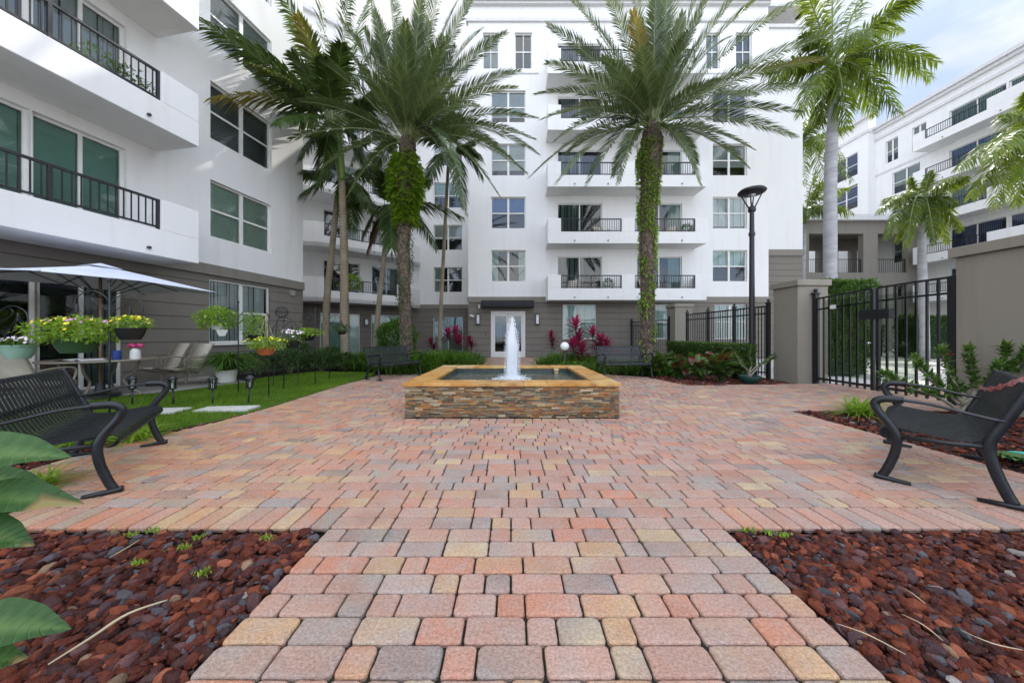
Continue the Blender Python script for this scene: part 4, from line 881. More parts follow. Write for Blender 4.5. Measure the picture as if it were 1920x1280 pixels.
for k in range(4):
    a = .5+k*pi/2; d = Vector((cos(a), sin(a), 0)); m = MB(); P = smooth_path([TC+d*.52+Vector((0, 0, .70)), TC+d*.46+Vector((0, 0, .5)), TC+d*.30+Vector((0, 0, .33)), TC+d*.42+Vector((0, 0, .15)), TC+d*.56+Vector((0, 0, .035))], 4); m.tube(P, .02, 6); m.build('leg', M['tan'], t, True)
def make_chair(label):
    t = thing('patio_chair', label, 'chair', group='tan sling patio chairs')
    P = smooth_path([(0, -.44, .95), (0, -.42, .92), (0, -.33, .75), (0, -.23, .50), (0, -.16, .39), (0, 0, .375), (0, .22, .41), (0, .28, .39)], 4); m = MB(); strap(m, -.25, .25, P, .008); m.build('sling', M['sling'], t, True)
    for s in (-1, 1):
        m = MB(); m.tube([Vector((s*.26, p.y, p.z)) for p in P], .014, 6); m.build('side_frame', M['tan'], t, True)
        m = MB(); m.tube(smooth_path([(s*.30, -.26, .62), (s*.31, -.05, .645), (s*.31, .16, .64), (s*.31, .24, .58), (s*.30, .20, .42), (s*.27, .10, .30), (s*.25, -.1, .27)], 4), .016, 6); m.build('armrest', M['tan'], t, True)
    m = MB(); m.tube([(-.27, .05, .30), (.27, .05, .30)], .015, 6); m.tube([(-.26, -.12, .30), (.26, -.12, .30)], .015, 6); m.tube([(0, -.03, .31), (0, -.03, .05)], .03, 10); m.lathe([(.31, 0), (.31, .012), (.285, .026), (.265, .012), (.265, 0)], 26, (0, -.03, 0)); m.tube([(-.28, -.03, .015), (.28, -.03, .015)], .012, 6); m.tube([(0, -.31, .015), (0, .25, .015)], .012, 6); m.build('swivel_base', M['tan'], t, 'auto')
    return t
c1 = make_chair('tan sling chair on the patio nearest the white plant pot'); c1.location = (-7.60, 7.55, .03); c1.rotation_euler = (0, 0, radians(172))
c2 = dup(c1, loc=(-8.30, 7.68, .03), rz=radians(166), label='tan sling chair between the patio table and the chair nearest the white pot')
c3 = dup(c1, loc=(-7.42, 5.05, .03), rz=radians(12), label='tan sling chair with its back to the camera behind the large green flower basket')
m = MB()
for cx, cy, a, w_, l_ in ((-7.78, 5.72, .4, .13, .17), (-7.50, 5.78, -.3, .12, .15)):
    ca, sa = cos(a), sin(a); m.add([(cx+ca*x-sa*y, cy+sa*x+ca*y, .738+z) for x, y, z in ((-w_, -l_, 0), (0, -l_, .03), (w_, -l_, .004), (w_, l_, .004), (0, l_, .03), (-w_, l_, 0))], [(0, 1, 4, 5), (1, 2, 3, 4)])
single('newspaper', m, M['frame'], 'open white papers lying on the patio table', 'papers', (-7.65, 5.75, .738), group=None)
bx = (-7.35, 6.05, .737)
m = MB(); m.lathe([(.055, 0), (.06, .02), (.06, .15), (.045, .17), (0, .17)], 16, bx); single('blue_jar', m, plain('blue_plastic', (.02, .05, .22), .35), 'dark blue jar on the patio table beside the white one', 'jar', bx, smooth='auto')
wx = (-7.12, 6.15, .737); t = thing('spray_bottle', 'white bottle with a pink bow shaped top on the patio table', 'bottle', wx, world=True)
m = MB(); m.lathe([(.07, 0), (.075, .03), (.07, .16), (.03, .2), (0, .2)], 16, wx); m.build('bottle', M['frame'], t, 'auto')
m = MB()
for s in (-1, 1): m.tube([Vector(wx)+Vector((0, 0, .22)), Vector(wx)+Vector((s*.06, 0, .27)), Vector(wx)+Vector((s*.11, 0, .25)), Vector(wx)+Vector((s*.13, 0, .22))], [.02, .035, .04, .012], 8)
m.build('pink_top', plain('pink_plastic', (.5, .04, .15), .4), t, True)
# ---- solar path lights ----
def make_light(label):
    t = thing('path_light', label, 'path light', group='black solar lights on the lawn')
    m = MB(); m.tube([(0, 0, -.06), (0, 0, .27)], .013, 8); m.build('stake', M['iron'], t, True)
    m = MB(); m.lathe([(.066, .43), (.070, .445), (.056, .465), (.03, .49), (0, .49)], 16); m.lathe([(.018, .25), (.055, .265), (.06, .28), (.05, .285)], 12)
    for k in range(4): a = k*pi/2+.4; m.tube([(.046*cos(a), .046*sin(a), .275), (.062*cos(a), .062*sin(a), .435)], .006, 4)
    m.build('lantern_frame', M['iron'], t, 'auto')
    m = MB(); m.lathe([(.036, .285), (.052, .43)], 14); m.build('lamp_glass', M['glass'], t, True); m = MB(); m.lathe([(.02, .28), (.02, .36), (0, .36)], 8); m.build('bulb', M['opal'], t, True)
    return t
l1 = make_light('black solar path light on the lawn right of the white plant pot, leaning slightly'); l1.location = (-4.70, 5.8, -.01); l1.rotation_euler = (.03, .09, 0)
dup(l1, loc=(-5.2, 5.65, -.01), label='upright black solar path light between the white plant pot and the patio corner').rotation_euler = (0, 0, .3)
dup(l1, loc=(-5.90, 5.67, -.01), label='black solar path light seen just right of the left bench armrest').rotation_euler = (.0, -.03, .7)
dup(l1, loc=(-6.62, 5.67, -.01), label='black solar path light at the patio edge, leftmost of the four').rotation_euler = (.02, 0, 1)
# ================= VEGETATION =================
V3 = Vector
M['date'] = leafm('date_palm_leaf', (.018, .042, .016), (.066, .110, .038), (.22, .28, .11), (.38, .26, .05), .38, .22, .6)
M['palm'] = leafm('palm_leaf', (.016, .038, .010), (.045, .088, .020), (.13, .20, .04), (.42, .26, .04), .38, .25, .5)
M['royal'] = leafm('royal_palm_leaf', (.028, .058, .008), (.080, .140, .016), (.23, .29, .03), (.42, .32, .05), .4, .42, .4)
M['leaf'] = leafm('shrub_leaf', (.025, .065, .015), (.06, .14, .028), (.15, .25, .05), (.3, .3, .05), .4, .3)
M['leafdk'] = leafm('dark_hedge_leaf', (.016, .045, .014), (.040, .095, .024), (.10, .18, .04), None, .4, .25)
M['fern'] = leafm('fern_leaf', (.025, .070, .010), (.065, .155, .018), (.15, .27, .035), None, .5, .35)
M['lime'] = leafm('lime_leaf', (.06, .14, .012), (.17, .31, .025), (.34, .48, .07), (.5, .5, .1), .42, .42)
M['ti'] = leafm('cordyline_leaf', (.045, .012, .022), (.15, .012, .042), (.40, .03, .12), (.025, .022, .025), .38, .3)
M['red'] = leafm('red_green_leaf', (.016, .048, .012), (.042, .11, .02), (.10, .19, .035), (.13, .014, .018), .3, .25)
M['bigleaf'] = leafm('broad_leaf', (.016, .055, .014), (.032, .095, .022), (.10, .19, .05), (.35, .22, .10), .42, .28, .35, 13)
M['dead'] = leafm('dead_leaf', (.08, .045, .025), (.15, .085, .05), (.24, .15, .09), None, .7, .2)
M['flower_y'] = plain('yellow_petal', (.80, .66, .03), .5, .15); M['flower_p'] = plain('pink_petal', (.62, .28, .52), .5, .2); M['flower_v'] = plain('violet_petal', (.14, .03, .30), .5, .2); M['flower_w'] = plain('white_petal', (.80, .68, .74), .5, .1); M['flower_r'] = plain('red_petal', (.65, .03, .06), .5, .15)
M['stem'] = plain('green_stem', (.10, .14, .05), .6, .2)
g = G('palm_trunk_ringed'); z_ = g.n('SeparateXYZ'); g.l(g.obj(), z_.inputs[0]); n1 = g.noise(3, 5); n2 = g.noise(60, 4); fr_ = g.math('FRACT', g.math('ADD', g.math('MULTIPLY', z_.outputs[2], 8.5), g.math('MULTIPLY', n1, .8)))
ring = g.rng(g.math('ABSOLUTE', g.math('SUBTRACT', fr_, .5)), .40, .48)
c_ = g.mix(g.rng(n1, .3, .7), (.20, .165, .115), (.30, .26, .19)); c_ = g.mix(g.rng(g.noise(1.3, 4), .5, .7, 0, .7), c_, (.30, .19, .09)); c_ = g.mix(g.math('MULTIPLY', ring, .6), c_, (.10, .085, .06))
M['ringed'] = g.end(g.pr(c_, .8, g.bump(ring, .5, -.02, g.bump(n2, .4, .006)), spec=.25))
g = G('royal_trunk'); z_ = g.n('SeparateXYZ'); g.l(g.obj(), z_.inputs[0]); n1 = g.noise(2, 5, g.obj((1, 1, 2))); n2 = g.noise(50, 4); fr_ = g.math('FRACT', g.math('ADD', g.math('MULTIPLY', z_.outputs[2], 6), n1)); ring = g.rng(g.math('ABSOLUTE', g.math('SUBTRACT', fr_, .5)), .42, .49)
c_ = g.mix(g.rng(n1, .3, .7), (.26, .26, .27), (.40, .40, .41)); M['royaltrunk'] = g.end(g.pr(g.mix(g.math('MULTIPLY', ring, .35), c_, (.15, .15, .15)), .8, g.bump(n2, .4, .006)))
M['shaft'] = plain('crownshaft_green', (.12, .19, .04), .45, .25, 3, .1); M['boots'] = attm('date_trunk', .9, .2, 20, .8, .01, .2, 90, 0)
M['rachis'] = plain('frond_stalk', (.20, .24, .09), .5, .2)
rv = random.Random(77)
def leafcol(v, tip=0): return (min(1, max(0, v)), min(1, max(0, tip)), 0)
def frond(mb, base, ctrl, tip, nl, ll, lw, q, vee=.35, droop=.25, start=.16, tipyel=0, plumose=0, fwd=.75, stalk=.022, vb=.45):
    L_ = (ctrl-base).length+(tip-ctrl).length
    def B(t): return base*(1-t)**2+ctrl*2*t*(1-t)+tip*t*t
    pts = [B(i/12) for i in range(13)]; n0 = len(mb.v)
    mb.tube(pts, [stalk*(1-.85*i/12) for i in range(13)], 4, 1, leafcol(.6), cap=False)
    tw = q.uniform(-.25, .25); fv = vb+q.uniform(-.18, .18)
    for i in range(nl):
        u = (i+q.random()*.5)/nl; t = start+(1-start)*u; p = B(t); T = (B(min(1, t+.02))-B(max(0, t-.02))).normalized()
        S = T.cross(V3((0, 0, 1)));
        if S.length < .15: S = T.cross((tip-base).cross(V3((0, 0, 1))).cross(T) if 0 else V3((1, 0, 0)))
        S.normalize(); Un = S.cross(T).normalized()
        prof = min(1, .45+u*3.5)*(1-max(0, (u-.55)/.45)**1.7*.72); 
        for s in (-1, 1):
            va = vee+tw*s+(q.uniform(-.15, .15) if not plumose else q.uniform(-1.0, .9))
            f = fwd+.45*u+q.uniform(-.08, .08); D = (S*s*cos(va)+Un*sin(va)).normalized(); D = (D*cos(min(1.35, f))+T*sin(min(1.35, f))).normalized()
            l = ll*prof*q.uniform(.85, 1.1); dr = droop*q.uniform(.6, 1.4)
            m = p+D*l*.5+V3((0, 0, -dr*l*.12)); e = p+D*l*.97+V3((0, 0, -dr*l*.62)); wv = T-D*T.dot(D)
            if wv.length < .1: wv = Un.copy()
            wv.normalize(); wv = (wv+Un*q.uniform(-.5, .5)).normalized()*lw*(.7+.3*prof)
            c = leafcol(fv+q.uniform(-.28, .28), max(0, tipyel*(u*1.6-.4)+q.uniform(-.25, .12)) if tipyel else 0)
            mb.add([p-wv*.5, p+wv*.5, m+wv, m-wv, e], [(0, 1, 2, 3), (3, 2, 4)], 0, c)
def crown(mb, c, tips, q, **kw):
    for tp in tips:
        px, py, d = tp[:3]; arch = tp[3] if len(tp) > 3 else .28; ty = tp[4] if len(tp) > 4 else 0
        tip = at(px, py, d); h = V3((tip.x-c.x, tip.y-c.y, 0)); r = (tip-c).length; hd = h.normalized() if h.length > 1e-3 else V3((1, 0, 0))
        base = c+hd*kw.get('br', .12)+V3((0, 0, q.uniform(-.2, .15))); ctrl = base.lerp(tip, .5)+V3((0, 0, arch*r))-h*.06
        k2 = {k: v for k, v in kw.items() if k != 'br'}; frond(mb, base, ctrl, tip, q=q, tipyel=ty, **k2)
def fill(mb, c, n, r0, r1, e0, e1, q, azs=None, sag=.35, **kw):
    for i in range(n):
        a = (azs[0]+(azs[1]-azs[0])*q.random()) if azs else 2*pi*(i+q.random()*.6)/n; el = e0+(e1-e0)*q.random(); r = q.uniform(r0, r1)
        d = V3((cos(a)*cos(el), sin(a)*cos(el), sin(el))); base = c+V3((cos(a), sin(a), 0))*kw.get('br', .12); ctrl = base+d*r*.55; tip = base+d*r+V3((0, 0, -sag*r*cos(el)))
        k2 = {k: v for k, v in kw.items() if k != 'br'}; frond(mb, base, ctrl, tip, q=q, **k2)
def palm(name, label, base, group=None): return thing(name, label, 'palm tree', base, world=True, group=group)
# ---- date palms (Sylvester) ----
def boots(mb, path, rad, q, dens=1.0):
    mb.tube(path, [r*.93 for r in rad], 18, 0, (.09, .065, .045)); tot = 0
    for i in range(len(path)-1):
        a, b = V3(path[i]), V3(path[i+1]); L_ = (b-a).length; n = int(L_/.055)
        for j in range(n):
            t = j/n; p = a.lerp(b, t); r = rad[i]*(1-t)+rad[i+1]*t; K = int(2*pi*r/.075)
            for k in range(K):
                an = 2*pi*(k+(.5 if j % 2 else 0)+q.uniform(-.15, .15))/K; o = V3((cos(an), sin(an), 0)); s = V3((-sin(an), cos(an), 0)); w_ = q.uniform(.028, .042); h = q.uniform(.05, .075); out = q.uniform(.012, .045)
                pp = p+o*r*.93; v = q.uniform(.6, 1.35); cc = q.choice([(.15, .11, .075), (.11, .08, .055), (.20, .155, .105), (.09, .085, .05)]); cc = tuple(x*v for x in cc)
                mb.add([pp-s*w_, pp+s*w_, pp+o*out+s*w_*.6+V3((0, 0, h*.8)), pp+o*out-s*w_*.6+V3((0, 0, h*.8)), pp+V3((0, 0, h*1.3))], [(0, 1, 2, 3), (3, 2, 4), (0, 3, 4), (1, 4, 2)], 0, cc)
CA = at(765, 272, 10.9); qa = random.Random(5)
pa = palm('date_palm', 'tall date palm left of the fountain with bright ferns hanging below its crown', (-3.58, 11, 0), 'date palms beside the fountain')
m = MB(); boots(m, [(-3.58, 11, -.1), (-3.57, 11, .6), (-3.62, 11, 2), (-3.66, 10.97, 4.2), (-3.6, 10.93, 6.2), (CA.x, CA.y, CA.z), (CA.x, CA.y, CA.z+.35)], [.26, .20, .185, .20, .24, .27, .12], qa); m.build('trunk', M['boots'], pa)
kd = dict(nl=115, ll=.56, lw=.0135, vee=.36, droop=.22, fwd=.62, start=.14, stalk=.024)
m = MB()
TA = [(949, 62, 9.8, .16), (975, 134, 10.3, .18), (970, 165, 9.0, .2, .4), (1006, 222, 10.5, .2), (1003, 262, 9.6, .24), (987, 325, 9.3, .3), (936, 368, 9.2, .38), (874, 405, 9.0, .50), (892, -15, 10.4, .10), (845, -110, 10.2, .06), (800, -150, 11, .05), (722, -90, 10.2, .05),
      (735, -40, 12, .05), (760, 40, 8.6, .12), (830, 70, 8.4, .15), (810, -60, 12.5, .06), (690, -10, 10.2, .08), (640, 40, 9.8, .13), (590, 110, 10, .16), (560, 190, 10, .2), (545, 262, 9.8, .24), (600, 318, 9.6, .3), (655, 362, 9.6, .34), (905, 55, 12, .15), (930, 270, 12.6, .25), (960, 300, 12.5, .3), (680, 130, 8.3, .2), (900, 200, 8.2, .25), (850, 150, 8.0, .22), (866, 330, 8.3, .4), (790, -20, 9.4, .07), (860, 0, 12.6, .1), (700, 320, 12.6, .3), (630, 230, 12.5, .2), (740, 110, 8.2, .15), (1010, 290, 11.2, .3)]
crown(m, CA+V3((0, 0, .15)), TA, qa, **kd); fill(m, CA+V3((0, 0, .2)), 22, 2.6, 3.4, .9, 1.45, qa, sag=.08, **kd); m.build('crown', [M['date'], M['rachis']], pa)
CB = at(1222, 243, 10.5)
pb = palm('date_palm', 'tall date palm right of the fountain with ivy climbing its whole trunk', (4.35, 10.5, 0), 'date palms beside the fountain'); qb = random.Random(15)
m = MB(); boots(m, [(4.35, 10.5, -.1), (4.36, 10.5, .6), (4.38, 10.5, 2), (4.36, 10.5, 4.0), (4.44, 10.5, 6), (CB.x, CB.y, CB.z-.4), (CB.x, CB.y, CB.z+.3)], [.30, .24, .21, .215, .27, .34, .14], qb); m.build('trunk', M['boots'], pb)
TB = [(1026, 48, 10.0, .16), (1024, 118, 9.4, .18), (1003, 178, 9.6, .26), (1014, 225, 9.2, .22, .3), (994, 332, 9.4, .28), (1042, 347, 8.8, .3), (1100, 348, 9.0, .34), (1186, 22, 8.8, .10, 1.0), (1232, -60, 9.6, .04), (1270, -70, 10.5, .04), (1180, -80, 11, .05), (1330, -60, 9.8, .07), (1392, -25, 9.4, .10), (1432, -10, 10.2, .12, .3), (1512, -5, 10, .13), (1572, 62, 9.6, .12), (1540, 112, 8.8, .16, .5), (1533, 162, 10, .14), (1503, 212, 9.2, .18), (1492, 258, 9.8, .2), (1412, 280, 8.8, .24), (1402, 314, 9.6, .3), (1312, 346, 9.0, .42), (1306, 308, 11.6, .35),
      (1060, -10, 11, .14), (1120, -60, 9.6, .08), (1100, 30, 12.3, .14), (1370, 70, 12.5, .12), (1420, 180, 12.6, .15), (1150, 330, 12.2, .35), (1060, 290, 12.2, .28), (1200, 90, 7.9, .2), (1290, 60, 8.0, .18), (1130, 110, 8.2, .18), (1350, 150, 8.0, .2), (1075, 220, 12.6, .2), (1160, 345, 8.6, .45), (1250, 20, 12.2, .06), (1040, 265, 8.6, .3), (1090, 170, 8.1, .25)]
m = MB(); crown(m, CB+V3((0, 0, .1)), TB, qb, **kd); fill(m, CB+V3((0, 0, .2)), 18, 2.6, 3.6, .9, 1.45, qb, sag=.08, **kd); m.build('crown', [M['date'], M['rachis']], pb)
# ferns and ivy on the trunks
def leaf(mb, p, d, l, w_, up=V3((0, 0, 1)), c=None, fold=.25, droop=0):
    s = d.cross(up)
    if s.length < .1: s = d.orthogonal()
    s.normalize(); n_ = s.cross(d).normalized(); mid = p+d*l*.45
    mb.add([p, mid+s*w_+n_*w_*fold, p+d*l+V3((0, 0, -droop*l)), mid-s*w_+n_*w_*fold, mid], [(0, 4, 1), (4, 2, 1), (0, 3, 4), (4, 3, 2)], 0, c)
def rdir(q, up=0.): 
    v = V3((q.gauss(0, 1), q.gauss(0, 1), q.gauss(0, 1)+up)); return v.normalized()
m = MB(); q = random.Random(31)
for i in range(1700):
    t = q.random()**.8; z = 7.35-t*2.4; R0 = .30+.28*sin(min(1, t*1.25)*pi)**.8; a = q.uniform(0, 2*pi); r = R0*q.uniform(.55, 1.0); p = V3((-3.58+r*cos(a), 10.93+r*sin(a), z)); d = V3((cos(a)*.55, sin(a)*.55, q.uniform(-1.2, -.1))).normalized()
    L_ = q.uniform(.14, .30); v = q.uniform(.25, 1); sd_ = d.cross(V3((0, 0, 1))).normalized()
    for k in range(6):
        pp = p+d*L_*k/6; 
        for s in (-1, 1): leaf(m, pp, (d*.75+sd_*s).normalized(), L_*.5*(1-k/8), .024, c=leafcol(v+q.uniform(-.2, .2)))
single('hanging_fern', m, M['lime'], 'bright green fern mass hanging on the left date palm trunk', 'fern', (-3.6, 10.9, 5))
def ivy(n, x, y, z0, z1, rf, q, mat, lmin, lmax, label, nm='climbing_ivy', dens=1.0):
    m = MB()
    for i in range(n):
        t = q.random()**dens; z = z0+(z1-z0)*t; r = rf(z)+q.uniform(0, .07); a = q.uniform(0, 2*pi)
        cl = noise.noise((cos(a)*1.3, sin(a)*1.3, z*1.1))
        if cl < .20-.45*t: continue
        o = V3((cos(a), sin(a), 0)); d = (o*q.uniform(.3, 1)+rdir(q)*.6+V3((0, 0, -.5))).normalized(); leaf(m, V3((x(z)+r*cos(a), y+r*sin(a), z)), d, q.uniform(lmin, lmax), q.uniform(.016, .03), c=leafcol(q.uniform(.15, 1)), droop=.2)
    return single(nm, m, mat, label, 'ivy', (x(z0), y, z0))
ivy(6500, lambda z: 4.36+.03*max(0, z-4)*.7, 10.5, .5, 7.4, lambda z: .21+.10*max(0, (z-4)/3.3), random.Random(8), M['lime'], .06, .14, 'light green ivy wrapped round the right date palm trunk', dens=.62)
ivy(1300, lambda z: -3.63, 11, .8, 5.0, lambda z: .20, random.Random(9), M['leafdk'], .05, .11, 'thin dark ivy climbing the lower trunk of the left date palm', dens=1.0)
# ---- slender palms left ----
kp = dict(nl=58, ll=.78, lw=.034, vee=-.05, droop=.55, fwd=.55, start=.18, stalk=.02)
def slender(label, path, rad, c, tips, q, nfill=4, shaft=None, kw=kp, fr=(2.0, 2.8), dead=()):
    t = palm('slender_palm', label, (path[0][0], path[0][1], 0), 'slender ringed palms by the angled wing'); m = MB(); pp = smooth_path(path, 6); m.tube(pp, [rad*(1.25-.35*min(1, i/len(pp)*1.2)+(.25 if i < 2 else 0)) for i in range(len(pp))], 14); m.build('trunk', M['ringed'], t, True)
    if shaft: m = MB(); m.tube(smooth_path(shaft, 4), [rad*1.0+.02*sin(i/len(range(9))*3) for i in range(4*(len(shaft)-1)+1)], 12); m.build('crownshaft', M['shaft'], t, True)
    m = MB(); crown(m, c, tips, q, **kw)
    if nfill: fill(m, c, nfill, fr[0], fr[1], .1, 1.2, q, sag=.3, **kw)
    m.build('crown', [M['palm'], M['rachis']], t)
    if dead:
        m = MB()
        for d in dead: crown(m, c, [d], q, **dict(kw, droop=1.4, ll=.5, fwd=.95)) if 1 else 0
        m.build('dead_frond', [M['dead'], M['dead']], t)
    return t
C2 = at(629, 238, 12)
slender('slender palm with the tallest pale trunk left, broad fronds reaching over the left wing', [(-6.15, 12, -.1), (-6.18, 12, 2), (-6.2, 12, 4.5), tuple(at(641, 340, 12))], .135, C2, [(346, 24, 8.3, .16), (430, 60, 9.5, .18), (392, 184, 8.6, .26, 1.0), (516, 232, 9.6, .26), (470, 118, 9.2, .22, .3), (505, -60, 10.5, .14), (590, -90, 11.5, .1), (560, 30, 10.2, .2, .6), (660, -70, 12, .1), (730, 60, 12.5, .25), (700, -20, 13, .18), (560, 300, 10.8, .3), (690, 320, 12.5, .45), (600, 350, 11.3, .5), (640, 80, 10.3, .3), (745, 190, 12.8, .35)], random.Random(41), 9, [tuple(at(641, 340, 12)), tuple(at(636, 290, 12)), tuple(C2)])
C1 = at(645, 330, 13)
slender('slender palm with the leaning trunk nearest the left wing corner', [(-7.45, 13, -.1), (-7.4, 13, 2.5), (-7.2, 13, 4.5), tuple(at(632, 375, 13))], .115, C1, [(565, 363, 11.5, .16), (600, 250, 12, .3), (700, 400, 12, .3), (660, 430, 12.5, .5), (690, 260, 13.5, .25), (740, 330, 13.5, .3), (640, 200, 13, .2)], random.Random(42), 2, [tuple(at(632, 375, 13)), tuple(C1)], fr=(1.4, 1.8))
C3 = at(728, 392, 13)
slender('slender palm with a brown dead frond hanging from its crown', [(-5.5, 13, -.1), (-5.4, 13, 1.6), (-5.15, 13, 4), tuple(at(726, 415, 13))], .09, C3, [(868, 408, 12.5, .30), (819, 468, 12.3, .5), (650, 380, 12.5, .3), (680, 440, 12.3, .45), (760, 300, 13, .2), (700, 290, 13.2, .2), (800, 340, 13.5, .3), (735, 480, 12.4, .6)], random.Random(43), 2, [tuple(at(726, 415, 13)), tuple(C3)], fr=(1.3, 1.7), dead=[(688, 470, 12.6, .30), (694, 440, 12.8, .3)])
C4 = at(842, 285, 14)
slender('slender palm with a thin dark trunk before the recessed windows', [(-3.15, 14, -.1), (-3.05, 14, 2.5), (-2.9, 14, 5.5), tuple(at(841, 300, 14))], .075, C4, [(780, 250, 13.5, .3), (900, 290, 13.5, .35), (870, 390, 13, .5), (905, 330, 13.6, .4), (800, 350, 13.2, .5), (850, 180, 14.3, .1), (790, 170, 14, .2)], random.Random(44), 3, None, fr=(1.4, 1.9))
# ---- royal palms right ----
kr = dict(nl=95, ll=.72, lw=.027, vee=-.1, droop=.95, fwd=.5, start=.12, plumose=1, stalk=.035, vb=.5)
def royal(label, base, c, rad, tips, q, nfill, fr, kw=kr, shaft=1.1):
    t = palm('royal_palm', label, (base[0], base[1], 0), 'royal palms beyond the gate'); m = MB(); b = V3(base); s0 = c-V3((0, 0, shaft)); pp = [b.lerp(s0, i/10)+V3((.05*sin(i*.7)*rad/.28, 0, 0))*(0 if i in (0, 10) else 1) for i in range(11)]
    m.tube(pp, [rad*(1.15 if i < 2 else 1+.12*sin(i/10*pi*1.3)) if i < 9 else rad*.82 for i in range(11)], 18); m.build('trunk', M['royaltrunk'], t, True)
    m = MB(); m.tube([s0, s0+V3((0, 0, shaft*.3)), s0+V3((0, 0, shaft*.8)), c+V3((0, 0, .1))], [rad*.8, rad*.86, rad*.62, rad*.35], 14); m.build('crownshaft', M['shaft'], t, True)
    m = MB(); crown(m, c, tips, q, **kw)
    if nfill: fill(m, c, nfill, fr[0], fr[1], .2, 1.3, q, sag=.35, **kw)
    m.build('crown', [M['royal'], M['rachis']], t); return t
royal('tallest royal palm with a thick grey trunk right of the main building', (12.62, 13, -.1), at(1562, 122, 13), .19, [(1503, 64, 12.5, .2), (1446, 150, 13, .2), (1500, 215, 12, .3), (1588, 238, 12.4, .42), (1686, 212, 12.4, .40), (1758, 118, 12.6, .28), (1746, 148, 13.6, .3), (1715, -5, 12.6, .14), (1640, -60, 13, .1), (1560, -80, 13.2, .05), (1500, -40, 12.4, .1), (1470, 130, 14, .3), (1640, 215, 14.4, .4), (1540, 235, 13.5, .4), (1620, 60, 10.4, .2), (1690, 60, 14.8, .2)], random.Random(51), 3, (2.4, 3))
royal('low royal palm with drooping fronds before the covered walkway', (20.3, 16, -.1), at(1728, 372, 16), .15, [(1644, 400, 15.3, .26), (1660, 448, 15, .36), (1700, 462, 14.6, .5), (1752, 458, 14.7, .5), (1803, 430, 15.5, .36), (1812, 342, 16.3, .16), (1708, 333, 16.3, .1), (1672, 372, 17, .2), (1776, 455, 16.5, .4), (1790, 385, 14.6, .3), (1680, 455, 16.6, .45), (1745, 320, 16, .06)], random.Random(52), 2, (1.5, 2.1), dict(kr, ll=.52), .8)
royal('royal palm at the right edge, only its bright fronds in view', (19.9, 12, -.1), at(1965, 262, 12), .25, [(1878, 214, 11.6, .2), (1795, 316, 11.2, .26), (1818, 372, 11.4, .34), (1862, 390, 11, .4), (1905, 384, 11.6, .45), (1850, 300, 10.3, .3), (2050, 150, 12, .2), (2080, 330, 11.5, .3), (1980, 130, 12, .1)], random.Random(53), 3, (2, 2.6))
royal('distant royal palm partly hidden by the end of the main building', (18.0, 22, -.1), at(1500, 270, 22), .17, [(1552, 196, 19, .15), (1600, 236, 20, .2), (1598, 340, 19, .35), (1560, 385, 19, .5), (1512, 230, 19.5, .2), (1510, 350, 19, .4), (1580, 300, 18, .3), (1528, 200, 21, .1)], random.Random(54), 3, (2, 2.6), dict(kr, nl=55, lw=.03))
royal('low distant royal palm crown above the walkway roof', (20.6, 23.2, -.1), at(1508, 392, 23.2), .16, [(1560, 330, 22, .2), (1592, 352, 22.5, .26), (1600, 400, 22, .3), (1530, 320, 23, .1), (1556, 402, 21.5, .4), (1520, 405, 22, .3), (1545, 350, 24, .3)], random.Random(55), 4, (2, 2.6), dict(kr, nl=50, lw=.034))
# ---- shrubs ----
def blob(mb, c, r, n, l, w_, q, low=-.6, up=.3, va=.5, shell=.45):
    for i in range(n):
        while True:
            d = V3((q.gauss(0, 1), q.gauss(0, 1), q.gauss(0, 1))).normalized()
            if d.z > low: break
        s = shell+(1-shell)*q.random()**.5; bump_ = 1+.28*noise.noise((d.x*2+c[0]*3, d.y*2+c[1]*3, d.z*2)); p = V3((c[0]+d.x*r[0]*s*bump_, c[1]+d.y*r[1]*s*bump_, c[2]+d.z*r[2]*s*bump_))
        leaf(mb, p, (d+rdir(q)*.9+V3((0, 0, up))).normalized(), l*q.uniform(.6, 1.3), w_*q.uniform(.7, 1.3), c=leafcol(va+q.uniform(-.45, .45)), droop=q.uniform(0, .4))
def twigs(mb, c, r, n, q, rad=.012):
    for i in range(n):
        a = q.uniform(0, 2*pi); e = V3((c[0]+cos(a)*r[0]*.7, c[1]+sin(a)*r[1]*.7, c[2]+r[2]*.4*q.random())); mb.tube([(c[0]+q.uniform(-.05, .05), c[1], -.04), ((c[0]+e.x)/2, (c[1]+e.y)/2, c[2]*.6), e], [rad, rad*.7, rad*.3], 5)
def shrub(label, c, r, n, l, w_, mat, q, name='shrub', cat='shrub', group='shrubs along the building walls', **kw):
    t = thing(name, label, cat, (c[0], c[1], 0), world=True, group=group); m = MB(); blob(m, c, r, n, l, w_, q, **kw); m.build('foliage', mat, t); m = MB(); twigs(m, c, r, 9, q); m.build('stems', M['stem'], t); return t
def strapc(mb, c, n, L_, w_, q, spread=.08, arch=.9, va=.5, tip=0, e0=.5, e1=1.45):
    for i in range(n):
        a = q.uniform(0, 2*pi); el = q.uniform(e0, e1); l = L_*q.uniform(.65, 1.1); d = V3((cos(a)*cos(el), sin(a)*cos(el), sin(el))); p = V3(c)+V3((q.gauss(0, spread), q.gauss(0, spread), 0)); s = V3((-sin(a), cos(a), 0)); vs = []; S = 5; col = leafcol(va+q.uniform(-.4, .4), tip*q.random())
        for k in range(S+1):
            t = k/S; pt = p+d*l*t+V3((0, 0, -arch*l*t*t*.75))+V3((cos(a), sin(a), 0))*l*t*t*.18; ww = w_*(1-t**2.2)*(.6+.9*min(1, t*3))*.7+.001; vs += [pt-s*ww+V3((0, 0, ww*.3)), pt+s*ww+V3((0, 0, ww*.3))]
        mb.add(vs, [(2*k, 2*k+1, 2*k+3, 2*k+2) for k in range(S)], 0, col)
q = random.Random(61)
